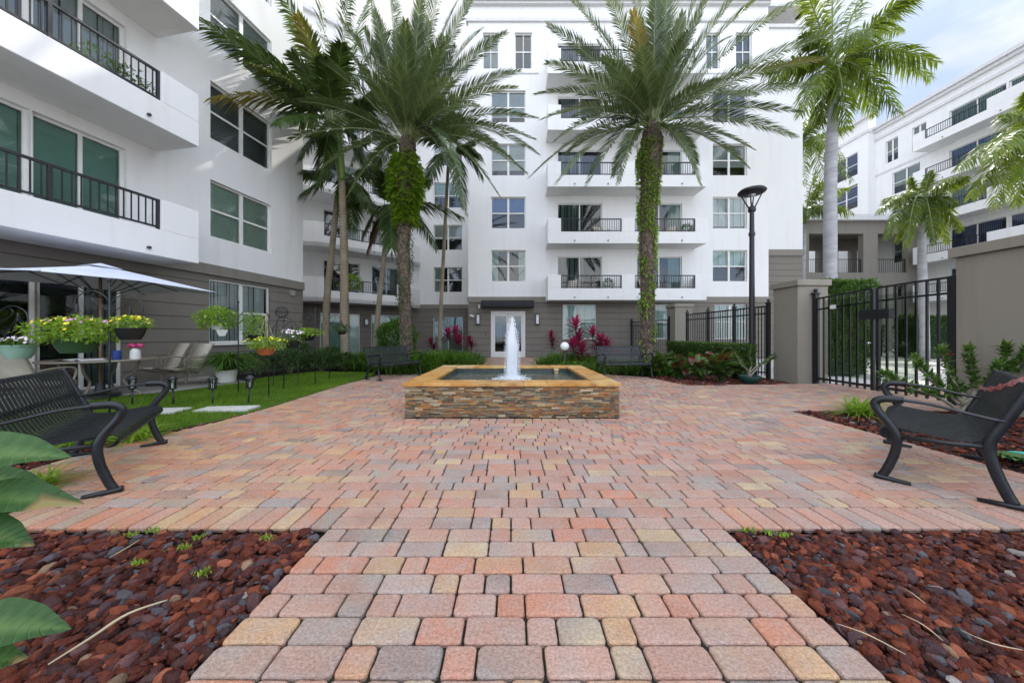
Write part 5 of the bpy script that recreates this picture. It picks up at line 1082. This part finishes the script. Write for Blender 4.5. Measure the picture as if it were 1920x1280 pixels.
SP = [(-7.75, 9.9, .62), (-7.0, 10.2, .70), (-6.35, 10.9, .66), (-7.4, 11.3, .85), (-5.75, 11.2, .55), (-6.6, 12.1, .7)]
LB = ['dark leafy shrub nearest the white plant pot against the left wing', 'dark leafy shrub behind the orange flower basket', 'dark leafy shrub left of the tallest slender palm trunk', 'tall dark shrub under the open window corner of the left wing', 'low dark shrub at the foot of the slender palms', 'shrub in the corner between the left wing and the angled wing']
for (x, y, h), lb in zip(SP, LB): shrub(lb, (x, y, h*.52), (.62, .5, h*.56), 1500, .085, .026, M['leafdk'], q)
for x, y, h, lb in ((-4.9, 11.4, .6, 'green fern shrub behind the left end of the small bench'), (-4.2, 10.9, .62, 'green fern shrub just behind the small bench backrest'), (-5.3, 12.6, .65, 'green shrub before the first green sliding door'), (-4.4, 12.9, .6, 'green shrub before the second green sliding door')):
    t = thing('fern_shrub', lb, 'fern', (x, y, 0), world=True, group='ferns on the left of the door path'); m = MB(); strapc(m, (x, y, 0), 560, 1.15, .02, q, .28, .65, e0=.7); blob(m, (x, y, .3), (.6, .5, .4), 900, .07, .02, q); m.build('foliage', M['fern'], t)
shrub('tall rounded bright green shrub behind the small bench left of the fountain', (-4.28, 12.1, 1.0), (.72, .6, .72), 2600, .20, .024, M['fern'], q, va=.6, up=.6)
for x, y, s, lb in ((-3.3, 10.3, .75, 'low arching clump right behind the small bench'), (-2.7, 10.55, .7, 'low arching clump in front on the left side of the door path'), (3.9, 10.2, .7, 'arching clump left of the ivy covered palm base'), (4.6, 9.9, .6, 'low arching clump at the foot of the ivy covered palm'), (-3.1, 11.1, 1.0, 'arching green clump right of the small bench'), (-2.45, 10.9, .95, 'arching green clump left of the door path, second from the path'), (-1.85, 11.1, .9, 'arching green clump at the left edge of the door path'), (-2.3, 12.2, 1.0, 'taller arching clump behind the left border of the door path'), (-1.7, 12.6, .8, 'small arching clump far back on the left of the door path'), (1.85, 12.0, .85, 'arching green clump right of the door path beside the globe lamp'), (1.5, 11.6, .7, 'low green clump at the right edge of the door path'), (2.5, 11.4, .8, 'green clump under the magenta cordyline'), (3.1, 11.2, .7, 'green clump right of the magenta cordylines'), (2.1, 10.6, .55, 'low green clump in front of the globe lamp'), (2.75, 10.5, .5, 'low green clump left of the dark bench')):
    t = thing('flax_clump', lb, 'plant', (x, y, 0), world=True, group='arching green clumps beside the door path'); m = MB(); strapc(m, (x, y, -.03), int(760*s), 1.35*s, .018, q, .26, .62, va=.55, e0=.65); m.build('foliage', M['fern'], t)
def cordyline(label, x, y, heads, q, s=1.0, red=.6):
    t = thing('cordyline', label, 'plant', (x, y, 0), world=True, group='magenta cordylines by the entrance'); ms = MB(); m = MB()
    for dx, dy, h in heads:
        ms.tube([(x+dx*.3, y+dy*.3, -.05), (x+dx*.7, y+dy*.7, h*.5), (x+dx, y+dy, h)], [.016, .013, .01], 6)
        for k in range(40):
            a = k*2.4+q.uniform(-.2, .2); u = k/40; el = .0+1.25*u+q.uniform(-.1, .1); l = .56*s*(1.05-.35*u)*q.uniform(.8, 1.1); d = V3((cos(a)*cos(el), sin(a)*cos(el), sin(el))); p = V3((x+dx, y+dy, h-.30*s*(1-u))); sd_ = V3((-sin(a), cos(a), 0)); vs = []; col = leafcol((.25+.75*u)*red/.6+q.uniform(-.2, .2), max(0, .75-u*1.6)*q.random())
            for kk in range(5):
                tt = kk/4; pt = p+d*l*tt+V3((0, 0, -.22*l*tt*tt)); ww = .036*s*(sin(pi*min(1, tt*.9+.12))**.8)+.001; vs += [pt-sd_*ww+V3((0, 0, .3*ww)), pt+V3((0, 0, -.0)), pt+sd_*ww+V3((0, 0, .3*ww))]
            m.add(vs, [f for kk in range(4) for f in ((3*kk, 3*kk+1, 3*kk+4, 3*kk+3), (3*kk+1, 3*kk+2, 3*kk+5, 3*kk+4))], 0, col)
    m.build('leaves', M['ti'], t); ms.build('stems', M['stem'], t)
cordyline('tallest bright magenta cordyline right of the globe lamp', 2.25, 11.5, [(0, 0, 1.62), (.12, .1, 1.15), (-.1, -.1, .9), (.18, -.15, .72)], q, 1.15, .85)
cordyline('magenta cordyline between the tallest one and the dark bench', 2.85, 11.5, [(0, 0, 1.32), (.28, -.05, 1.05), (.2, .1, .75), (.45, -.1, .9)], q, 1.0, .75)
cordyline('small dark red cordyline right of the entrance doors', 1.55, 12.9, [(0, 0, 1.2), (.05, .05, .9)], q, .85, .45)
cordyline('magenta cordyline left of the entrance before the recessed sliding door', -2.15, 12.4, [(0, 0, 1.35), (-.32, .1, 1.25), (.1, -.1, 1.0)], q, 1.0, .6)
cordyline('small dark red cordyline nearest the left side of the entrance', -1.7, 12.9, [(0, 0, 1.0), (.08, .1, .8)], q, .75, .35)
cordyline('dark purple cordyline right of the tall round shrub', -3.2, 12.8, [(0, 0, .95), (.1, .1, .7)], q, .7, .25)
# hedge
t = thing('clipped_hedge', 'long clipped green hedge along the black picket fence', 'hedge', (6.4, 10.8, 0), world=True); m = MB()
for i in range(15000):
    x, y, z = q.uniform(6.1, 6.78), q.uniform(9.0, 12.9), .02+.90*q.random()**.6
    k = q.random()
    if k < .42: x = 6.1+abs(q.gauss(0, .03))
    elif k < .68: z = .92-abs(q.gauss(0, .025))+.03*noise.noise((x*4, y*4, 0))
    elif k < .8: y = 9.0+abs(q.gauss(0, .04))
    leaf(m, V3((x, y, z)), (rdir(q)+V3((-.5, -.4, .5))).normalized(), q.uniform(.035, .07), q.uniform(.012, .02), c=leafcol(q.uniform(0, 1)))
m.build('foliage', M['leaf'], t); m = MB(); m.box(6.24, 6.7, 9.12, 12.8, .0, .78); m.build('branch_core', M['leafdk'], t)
# red and green broad leaved plants before the hedge
def broad(mb, p, d, l, w_, q, col, bend=.5, S=5):
    s = d.cross(V3((0, 0, 1))); s = s.normalized() if s.length > .1 else V3((1, 0, 0)); h = V3((d.x, d.y, 0)); h = h.normalized() if h.length > .05 else V3((1, 0, 0)); vs = []
    for k in range(S+1):
        t = k/S; pt = p+d*l*t+V3((0, 0, -bend*l*t*t)); ww = w_*sin(pi*min(1, .06+t*.94)**.85)+.0015; vs += [pt-s*ww+V3((0, 0, ww*.45)), pt, pt+s*ww+V3((0, 0, ww*.45))]
    mb.add(vs, [f for k in range(S) for f in ((3*k, 3*k+1, 3*k+4, 3*k+3), (3*k+1, 3*k+2, 3*k+5, 3*k+4))], 0, col)
for i, (px, py, d, s, lb) in enumerate(((1232, 700, 9.6, .95, 'broad leaved plant just right of the palm trunk base, reddish top leaves'), (1275, 705, 8.9, .95, 'broad leaved plant with a red leaf, left end of the hedge'), (1312, 710, 8.6, 1.0, 'broad leaved green plant in the middle of the row before the hedge'), (1350, 712, 8.35, 1.1, 'broad leaved plant with the deepest red upright leaves before the hedge'), (1250, 690, 10.6, .9, 'darker broad leaved plant behind the palm side of the row'), (1384, 708, 8.9, .8, 'small broad leaved plant left of the green bowl'))):
    x, y = (px-CX)*d/F, d; t = thing('broad_leaf_plant', lb, 'plant', (x, y, 0), world=True, group='broad leaved plants before the hedge'); m = MB()
    for k in range(40):
        a = q.uniform(0, 2*pi); el = q.uniform(.15, 1.35); dd = V3((cos(a)*cos(el), sin(a)*cos(el), sin(el))); p = V3((x+q.gauss(0, .09), y+q.gauss(0, .09), q.uniform(.10, .52)*s)); red = 1 if el > .85 and q.random() < (.55 if i in (0, 1, 3) else .2) else q.random()*.3
        broad(m, p, dd, q.uniform(.34, .52)*s, .085*s, q, leafcol(q.uniform(.1, 1), red), .35); m.tube([(x, y, -.04), p], .006, 4, 0, leafcol(.2))
    m.build('leaves', M['red'], t)
# yellow green clumps
for x, y, s, lb in ((5.25, 4.9, .62, 'bright yellow green grassy clump behind the right bench'), (-4.3, 3.75, .45, 'yellow green grassy clump behind the left bench seat'), (-3.75, 2.55, .35, 'small yellow green clump under the left bench by the big leaves'), (-4.75, 3.55, .4, 'yellow green clump seen through the slats of the left bench')):
    t = thing('lime_grass_clump', lb, 'plant', (x, y, 0), world=True, group='yellow green grassy clumps'); m = MB(); strapc(m, (x, y, -.03), int(150*s/.5), s, .0085, q, .06, .7, .6); m.build('leaves', M['lime'], t)
# desert roses
M['bark'] = plain('pale_bark', (.24, .22, .17), .75, .2, 8, .4)
def rose(name, label, x, y, z0, br, q, mat, lf=.09, flowers=()):
    t = thing(name, label, 'plant', (x, y, 0), world=True); ms, m = MB(), MB()
    for pts, r in br:
        P = smooth_path([V3((x+a, y+b, z0+c)) for a, b, c in pts], 4); ms.tube(P, [r*.72*(1-.75*i/len(P)) for i in range(len(P))], 7)
        for k in range(3, len(P)):
            if k > len(P)*.35:
                for j in range(26): leaf(m, P[k], (rdir(q, .5)+V3((0, 0, .3))).normalized(), lf*q.uniform(.7, 1.3), lf*.2, c=leafcol(q.uniform(.2, 1)))
    ms.build('branches', M['bark'], t, True); m.build('leaves', mat, t)
    if flowers:
        f = MB()
        for a, b, c in flowers:
            for k in range(6): aa = k*pi/3; leaf(f, V3((x+a, y+b, z0+c)), V3((cos(aa), sin(aa), .35)).normalized(), .05, .022)
        f.build('flowers', M['flower_r'], t)
    return t
RX, RY = 6.55, 4.75
rose('desert_rose', 'sprawling desert rose with thick pale branches and one red flower before the gate', RX, RY, -.03, [([(0, 0, 0), (.03, 0, .25), (-.25, .1, .5), (-.5, .1, .78)], .05), ([(0, 0, 0), (.05, 0, .3), (.0, .1, .6), (-.15, .1, .98)], .05), ([(0, 0, .1), (.2, 0, .4), (.3, .1, .7), (.25, .1, 1.0)], .045), ([(0, 0, .1), (.25, 0, .35), (.55, 0, .6), (.85, .0, .80)], .04), ([(0, 0, .1), (-.3, 0, .3), (-.7, .05, .45), (-1.0, .1, .62)], .035), ([(0, 0, .2), (.1, -.2, .5), (.1, -.3, .8)], .035), ([(.2, 0, .4), (.45, -.1, .75), (.5, -.1, 1.05)], .03), ([(0, 0, .2), (-.1, .2, .5), (-.3, .3, .85)], .03), ([(.3, 0, .45), (.6, -.1, .7), (.75, -.15, 1.0)], .028)], q, M['leaf'], .12, [(-.12, .02, .93)])
bx_ = at(1405, 708, 8.1); BXX = bx_.x
t = thing('bowl_planter', 'dark green bowl planter at the edge of the right mulch bed', 'planter', (BXX, 8.1, 0), world=True); m = MB(); m.lathe([(.10, -.02), (.20, .05), (.25, .15), (.25, .18), (.22, .18), (.20, .14), (0, .13)], 24, (BXX, 8.1, 0)); m.build('bowl', plain('green_pot', (.02, .06, .055), .35), t, 'auto'); m = MB(); m.lathe([(.0, .145), (.21, .14)], 16, (BXX, 8.1, 0)); m.build('soil', M['soil'], t)
rose('desert_rose', 'small bare pale desert rose growing in the green bowl planter', BXX, 8.1, .13, [([(0, 0, 0), (.0, 0, .14), (-.22, 0, .36), (-.36, 0, .62)], .035), ([(0, 0, 0), (.02, 0, .2), (.06, .0, .36), (.0, 0, .55), (.05, 0, .74)], .035), ([(0, 0, 0), (.15, 0, .18), (.38, 0, .38), (.62, 0, .58)], .03), ([(0, 0, .1), (.2, 0, .3), (.5, 0, .42), (.66, 0, .5)], .02), ([(0, 0, 0), (-.05, .1, .3), (-.2, .2, .6)], .022)], q, M['leaf'], .06)
# tall hedge and planting beyond the gate
def bighedge(label, x0, x1, y0, y1, h, n, q, l=.09, mat='leafdk', name='tall_hedge'):
    t = thing(name, label, 'hedge', ((x0+x1)/2, (y0+y1)/2, 0), world=True, group='hedges beyond the gate'); m = MB()
    for i in range(n):
        x, y, z = q.uniform(x0, x1), q.uniform(y0, y1), h*q.random()**.7; k = q.random()
        if k < .4: y = y0+abs(q.gauss(0, .08))
        elif k < .6: x = x0+abs(q.gauss(0, .08))
        elif k < .85: z = h-abs(q.gauss(0, .08))
        z += .12*noise.noise((x*1.5, y*1.5, 0)); y += .15*noise.noise((x*1.5, 0, z*1.5)); leaf(m, V3((x, y, z)), (rdir(q)+V3((-.2, -.4, .5))).normalized(), l*q.uniform(.6, 1.3), l*.3, c=leafcol(q.uniform(0, 1)))
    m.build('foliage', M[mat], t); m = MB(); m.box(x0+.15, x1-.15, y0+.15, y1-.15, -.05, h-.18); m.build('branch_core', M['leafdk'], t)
bighedge('tall dense hedge directly behind the left gate leaf', 9.55, 11.1, 9.9, 11.3, 2.85, 9000, q, .10, 'leaf')
bighedge('lower dark hedge beyond the gate under the covered walkway', 16.5, 21.5, 18.6, 19.8, 1.7, 6000, q, .13)
bighedge('dark hedge farther right beyond the gate below the white balconies', 21.5, 27, 17.2, 18.4, 2.2, 6000, q, .13)
# foreground plant left
t = thing('broad_leaf_lily', 'plant with large glossy pointed leaves reaching in from the left edge', 'plant', (-2.25, 1.25, 0), world=True); m = MB(); B0 = V3((-2.25, 1.25, 0))
def bigleaf(tip, base, w_, col, browntip=0):
    tip, base = V3(tip), V3(base); d = tip-base; l = d.length; d.normalize(); nn = ((V3((0, 0, EH))-base).normalized()*.75+V3((0, 0, .8))); nn = (nn-d*nn.dot(d)).normalized(); s = d.cross(nn).normalized(); S = 16; vs = []; cs = []
    n0 = len(m.v)
    for k in range(S+1):
        t_ = k/S; pt = base+d*l*t_+nn*(.07*l*sin(pi*t_)); ww = w_*(sin(pi*(t_**.72))**.95 if t_ < .999 else 0)*1.12+.0008
        for j, f in enumerate((-1, -.5, 0, .5, 1)): vs.append(pt+s*ww*f+nn*(abs(f)*ww*.28+.0035*sin(k*1.3+j)*abs(f)))
    b = len(m.v); m.add(vs, [(5*k+j, 5*k+j+1, 5*k+j+6, 5*k+j+5) for k in range(S) for j in range(4)], 0, leafcol(col))
    for k in range(S+1):
        m.c[b+5*k+2] = (min(1, col+.55), 0, k/S)
        for j in (0, 1, 3, 4): m.c[b+5*k+j] = (max(0, min(1, col+(.10 if k % 2 else -.08))), 0, k/S-.09*abs(j-2)/2)
    if browntip:
        for k in range(S+1):
            for j in range(5):
                if k/S > 1-browntip and j >= 2 or k/S > .94: m.c[b+5*k+j] = (col, 1, 0)
    m.tube([B0+V3((q.uniform(-.05, .05), q.uniform(-.05, .05), -.03)), (B0+base)/2+V3((0, 0, .05)), base], [.012, .009, .006], 6, 0, leafcol(.7))
bigleaf(at(134, 856, 1.32), at(-150, 868, 1.18), .085, .5); bigleaf(at(70, 845, 1.5), at(-120, 850, 1.3), .06, .75)
bigleaf(at(98, 912, 1.42), at(-90, 900, 1.3), .05, .25); bigleaf(at(158, 944, 1.30), at(-110, 942, 1.15), .065, .35, .32)
bigleaf(at(64, 1022, 1.2), at(-120, 992, 1.1), .06, .4, .12); bigleaf(at(134, 1178, 1.02), at(-130, 1190, .93), .062, .45); bigleaf(at(52, 1232, .98), at(-120, 1262, .9), .045, .6, .15); bigleaf(at(-20, 800, 1.6), at(-180, 900, 1.4), .08, .4)
m.build('leaves', M['bigleaf'], t, True)
# litter on the rocks
def stalk(name, pts, r, mat, label, cat='stalk'):
    m = MB(); P = smooth_path(pts, 5); m.tube(P, [r*(1-.6*abs(2*i/len(P)-1)) for i in range(len(P))], 6); single(name, m, mat, label, cat, tuple(P[0]), smooth=True)
M['straw'] = plain('dry_straw', (.46, .38, .24), .7, .2)
def g_(px, py, z=.03): p = gnd(px, py); return (p.x*(EH-z)/EH, p.y*(EH-z)/EH, z)
stalk('dry_stalk', [g_(90, 1245), g_(170, 1195, .04), g_(240, 1150, .045), g_(314, 1124)], .006, M['straw'], 'long pale dry stalk lying across the left lava rock')
stalk('dry_stalk', [g_(205, 1045), g_(235, 1028, .035), g_(262, 1011)], .003, M['straw'], 'short thin dry stalk in the upper left lava rock')
for i, (a, b, c, lb) in enumerate((((1568, 1168), (1625, 1188), (1698, 1226), 'dry twig close to the path edge in the right lava rock'), ((1690, 1150), (1730, 1170), (1768, 1200), 'curved dry twig in the middle of the right lava rock'), ((1800, 1180), (1860, 1205), (1918, 1218), 'long dry twig at the right edge of the lava rock'), ((1695, 1102), (1715, 1115), (1735, 1131), 'short pale twig high in the right lava rock'))):
    stalk('dry_twig', [g_(*a), g_(*b, .04), g_(*c)], .0022, M['straw'], lb, 'twig')
m = MB()
for i, (px, py) in enumerate(((340, 1030), (290, 997), (370, 1010), (500, 1010), (262, 1056), (1440, 1000), (1468, 1004), (1400, 995), (245, 1005), (380, 1075))):
    c = g_(px, py, .01)
    for k in range(26): a = q.uniform(0, 2*pi); leaf(m, V3(c)+V3((q.gauss(0, .02), q.gauss(0, .012), 0)), V3((cos(a)*.6, sin(a)*.6, 1)).normalized(), q.uniform(.015, .035), .005, c=leafcol(q.random()))
single('weeds', m, M['lime'], 'small green weeds sprouting in the lava rock near the paving edge', 'weeds', kind='stuff')
m = MB(); a_ = V3(g_(200, 1005, .02)); leaf(m, a_, V3((.05, .05, .07)).normalized(), .10, .012, c=leafcol(.6)); single('green_leaf', m, M['lime'], 'single fallen green leaf at the edge of the left lava rock', 'leaf', tuple(a_))
m = MB(); hp = V3((5.0, 3.1, 0)); m.lathe([(0, .035), (.16, .035), (.19, .02), (.19, .0), (0, 0)], 28, tuple(hp)); single('turquoise_disc', m, plain('turquoise_plastic', (.04, .52, .46), .4), 'turquoise lid lying in the mulch behind the right bench', 'lid', tuple(hp), smooth='auto')
m = MB(); 
for k in range(14): a = k*.45; broad(m, V3((4.75, 3.05, .0)), V3((cos(a)*.7, sin(a)*.7, .7)), .22, .05, q, leafcol(q.uniform(.3, .9)), .5)
single('ground_leaf_plant', m, M['bigleaf'], 'low green leafy plant beside the turquoise lid', 'plant', (4.75, 3.05, 0))
# ================= HANGING BASKETS AND HOOKS =================
q = random.Random(91)
def hook_pole(label, x, y, h, arms, cat='garden hook', twist=False):
    t = thing('shepherd_hook', label, cat, (x, y, 0), world=True, group='black shepherd hooks on the lawn'); m = MB(); m.tube([(x, y, -.08), (x, y, h)], .011, 8); m.lathe([(.012, h), (.022, h+.015), (.016, h+.04), (0, h+.05)], 10, (x, y, 0)); m.build('pole', M['iron'], t, True)
    for (dx, dy, zz, drop) in arms:
        m = MB(); P = smooth_path([(x, y, zz), (x+dx*.25, y+dy*.25, zz+.10), (x+dx*.6, y+dy*.6, zz+.13), (x+dx*.95, y+dy*.95, zz+.05), (x+dx*1.02, y+dy*1.02, zz-drop), (x+dx*.93, y+dy*.93, zz-drop-.03)], 5); m.tube(P, .007, 6); P = smooth_path([(x, y, zz-.12), (x+dx*.3, y+dy*.3, zz-.05), (x+dx*.55, y+dy*.55, zz+.04), (x+dx*.45, y+dy*.45, zz+.10)], 4); m.tube(P, .005, 5); m.build('hook_arm', M['iron'], t, True)
    return t
def basket(label, c, r, h, mat, leafmat, fol, flowers, q, hang=.4, fl=.02, wire=True, shape=None, wmat='iron'):
    t = thing('hanging_basket', label, 'hanging basket', c, world=True, group='hanging flower baskets over the lawn'); x, y, z = c
    m = MB(); m.lathe(shape or [(0, 0), (r*.62, 0), (r*.82, h*.4), (r*.97, h*.93), (r*1.03, h*.93), (r*1.03, h), (r*.95, h), (r*.9, h*.85), (0, h*.84)], 28, c); m.build('pot', mat, t, 'auto')
    if wire:
        m = MB()
        for k in range(4): a = k*pi/2+.5; m.tube([(x+cos(a)*r, y+sin(a)*r, z+h), (x, y, z+h+hang)], .003, 4)
        m.tube([(x, y, z+h+hang-.08), (x, y, z+h+hang+.03)], .012, 5); m.build('hanger', M[wmat], t)
    n, fr_, fh, l = fol; m = MB(); blob(m, (x, y, z+h+fh*.55), (fr_, fr_, fh), n, l, l*.3, q, low=-.8, up=.2, shell=.2, va=.6)
    mats = [leafmat]; nf = len(m.f)
    for fm_, k in flowers:
        mats.append(M[fm_])
        for i in range(k):
            a = q.uniform(0, 2*pi); rr_ = fr_*q.uniform(.2, 1.0); p = V3((x+rr_*cos(a), y+rr_*sin(a), z+h+fh*(.55+.85*sqrt(max(0, 1-(rr_/fr_)**2)))+q.uniform(-.02, .03))); nn = V3((cos(a)*.4, -.7, .6)).normalized(); s1 = nn.orthogonal().normalized(); s2 = nn.cross(s1)
            for j in range(5): b = j*2*pi/5; leaf(m, p, (s1*cos(b)+s2*sin(b)+nn*.35).normalized(), fl*q.uniform(.9, 1.3), fl*.5, up=nn, c=(.5, 0, 0))
        for i in range(nf, len(m.f)): m.m[i] = len(mats)-1
        nf = len(m.f)
    m.build('flowering_foliage' if flowers else 'foliage', mats, t)
    return t
M['potg'] = plain('green_plastic', (.035, .085, .035), .45); M['potl'] = plain('pale_green_plastic', (.26, .42, .34), .5); M['potk'] = plain('black_plastic', (.012, .012, .014), .4); M['poto'] = plain('terracotta_plastic', (.42, .11, .04), .55); M['potw'] = plain('white_ceramic', (.74, .74, .72), .35, .04)
hook_pole('tall shepherd hook behind the left bench carrying the two big flower baskets', -5.32, 4.3, 1.90, [(-.38, -.05, 1.64, .06), (.32, .1, 1.60, .08)])
basket('large green basket overflowing with yellow and pink flowers above the left bench', (-5.68, 4.25, .96), .215, .19, M['potg'], M['lime'], (1500, .44, .18, .055), [('flower_y', 34), ('flower_p', 30)], q, .42)
basket('black basket with yellow green flowers right of the large green one', (-5.16, 4.4, 1.13), .155, .16, M['potk'], M['lime'], (520, .2, .10, .045), [('flower_y', 30)], q, .26)
hook_pole('shepherd hook at the far left edge carrying the pale green basket', -6.9, 4.35, 1.7, [(.42, 0, 1.45, .08)])
basket('pale green basket with lilac white flowers at the left edge', (-6.60, 4.35, .88), .16, .18, M['potl'], M['fern'], (420, .2, .06, .035), [('flower_w', 36)], q, .40)
hook_pole('thick shepherd hook nearest the white plant pot', -5.72, 6.8, 1.86, [(-.34, 0, 1.62, .05), (.34, 0, 1.55, .05)])
basket('green trailing plant high on the hook above the white plant pot', (-6.15, 6.8, 1.30), .13, .10, M['potw'], M['lime'], (900, .38, .24, .075), [], q, .2)
t = thing('small_planter', 'small white tapered planter hanging under the trailing plant', 'planter', (-6.02, 6.75, 1.16), world=True); m = MB(); m.lathe([(.07, 0), (.13, .13), (.12, .13), (.065, .01)], 4, (-6.02, 6.75, 1.17)); m.build('pot', M['potw'], t); m = MB(); m.tube([(-6.05, 6.75, 1.30), (-6.08, 6.78, 1.42)], .004, 4); m.build('hanger', M['iron'], t)
basket('black basket with leafy trailing plant right of the thick hook', (-5.42, 6.85, 1.05), .17, .15, M['potk'], M['lime'], (600, .24, .30, .06), [], q, .35)
hook_pole('slim shepherd hook carrying the orange basket', -4.80, 6.42, 1.55, [(-.06, -.02, 1.50, .02)])
basket('orange terracotta basket with yellow flowers in front of the dark shrubs', (-4.84, 6.4, .80), .17, .15, M['poto'], M['lime'], (900, .36, .13, .05), [('flower_y', 34)], q, .62, wmat='straw')
hook_pole('double armed hook at the corner of the left wing', -5.12, 7.3, 1.5, [(.3, .05, 1.35, .05), (-.25, 0, 1.30, .05)])
basket('black basket with pale pink flowers below the round ornament', (-5.0, 7.4, .90), .16, .17, M['potk'], M['fern'], (500, .30, .16, .045), [('flower_w', 30)], q, .3, fl=.028)
t = thing('trellis_ornament', 'black wire arch with a round scrollwork ball on top beside the left wing', 'trellis', (-5.35, 7.6, 0), world=True); m = MB()
P = smooth_path([(-5.58, 7.6, 0), (-5.52, 7.6, .9), (-5.50, 7.6, 1.45), (-5.40, 7.6, 1.6), (-5.18, 7.6, 1.55), (-5.02, 7.6, 1.3), (-5.0, 7.6, .6), (-5.0, 7.6, 0)], 5); m.tube(P, .009, 6)
m.build('arch', M['iron'], t, True); m = MB()
for k in range(6):
    a = k*pi/6; m.tube([(-5.38+.13*cos(b)*cos(a), 7.6+.13*cos(b)*sin(a), 1.72+.13*sin(b)) for b in [i*2*pi/20 for i in range(21)]], .005, 4)
m.tube([(-5.38+.13*cos(b), 7.6+.13*sin(b), 1.72) for b in [i*2*pi/20 for i in range(21)]], .007, 4); m.build('wire_ball', M['iron'], t, True)
hook_pole('shepherd hook with wide curled arms standing on the open lawn', -4.78, 7.9, 1.80, [(-.32, 0, 1.58, .08), (.26, 0, 1.52, .05)])
basket('black basket of trailing green leaves on the hook in the open lawn', (-5.0, 7.95, 1.05), .17, .15, M['potk'], M['lime'], (760, .36, .10, .055), [], q, .40)
hook_pole('thin shepherd hook beside the tallest slender palm trunk', -4.94, 8.8, 1.75, [(.3, 0, 1.6, .05)])
basket('small dark basket with sparse leaves before the sliding door', (-4.66, 8.9, 1.20), .12, .10, M['potk'], M['leafdk'], (420, .24, .12, .05), [], q, .25)
# ---- white pot with strap leaved plant ----
t = thing('plant_pot', 'white round pot at the patio corner below the trailing plants', 'pot', (-7.02, 8.0, .03), world=True); m = MB(); m.lathe([(0, .03), (.15, .03), (.175, .05), (.22, .31), (.235, .31), (.235, .335), (.21, .335), (.20, .28), (0, .27)], 30, (-7.02, 8.0, 0)); m.build('pot', M['potw'], t, 'auto')
m = MB(); strapc(m, (-7.02, 8.0, .28), 560, 1.35, .012, q, .05, .95, .5, 0, .8, 1.52); single('spider_plant', m, M['fern'], 'fountain of long arching green leaves growing in the white pot', 'plant', (-7.02, 8.0, .3))
# things on the second and fourth balconies
for fr_, u, z, d, lab in ((fl, fl.hit(255, .9)[0], 5.72+.2, .75, 'green trailing plant behind the railing of the upper left balcony'), (fl, fl.hit(200, .9)[0], 5.72+.2, .75, 'dark potted plant on the upper left balcony behind the bars')):
    x, y, _ = fr_.T(u, d, 0); t = thing('balcony_plant', lab, 'plant', (x, y, z), world=True, group='plants on the near left balcony'); m = MB(); blob(m, (x, y, z+.62), (.30, .42, .36), 260, .10, .016, q, va=.5); m.build('foliage', M['leaf'], t); m = MB(); m.lathe([(0, 0), (.16, 0), (.2, .35), (.18, .35), (0, .33)], 16, (x, y, z)); m.build('pot', M['potk'], t, 'auto')
x, y = -9.75, 17.1; t = thing('balcony_plant', 'bushy green plant on the lowest balcony of the angled wing', 'plant', (x, y, 3.1), world=True); m = MB(); blob(m, (x+.9, y+.85, 3.95), (.55, .45, .55), 700, .14, .04, q, va=.6); m.build('foliage', M['lime'], t); m = MB(); m.lathe([(0, 0), (.18, 0), (.22, .4), (0, .38)], 14, (x+.9, y+.85, 3.1)); m.build('pot', M['potk'], t, 'auto')

for x, y, z, rz, lb in ((3.0, 16.75, 3.11, 2.6, 'chair on the lowest main balcony, left opening'), (4.6, 16.75, 5.92, 3.4, 'chair on the second main balcony, left opening'), (8.2, 16.75, 5.92, 2.7, 'chair on the second main balcony, right opening'), (7.0, 16.75, 3.11, 3.5, 'chair on the lowest main balcony, right opening')):
    dup(c1, loc=(x, y, z), rz=rz, label=lb, group='chairs on the main building balconies')
for x, y, z, lb in ((4.9, 16.6, 3.11, 'small potted plant at the right end of the lowest left balcony opening'), (8.9, 16.6, 5.92, 'small potted plant at the right end of the second main balcony')):
    t = thing('balcony_plant', lb, 'plant', (x, y, z), world=True, group='plants on the main building balconies'); m = MB(); blob(m, (x, y, z+.6), (.28, .25, .32), 300, .12, .02, q, va=.5); m.build('foliage', M['leaf'], t); m = MB(); m.lathe([(0, 0), (.13, 0), (.16, .3), (0, .28)], 14, (x, y, z)); m.build('pot', M['potk'], t, 'auto')
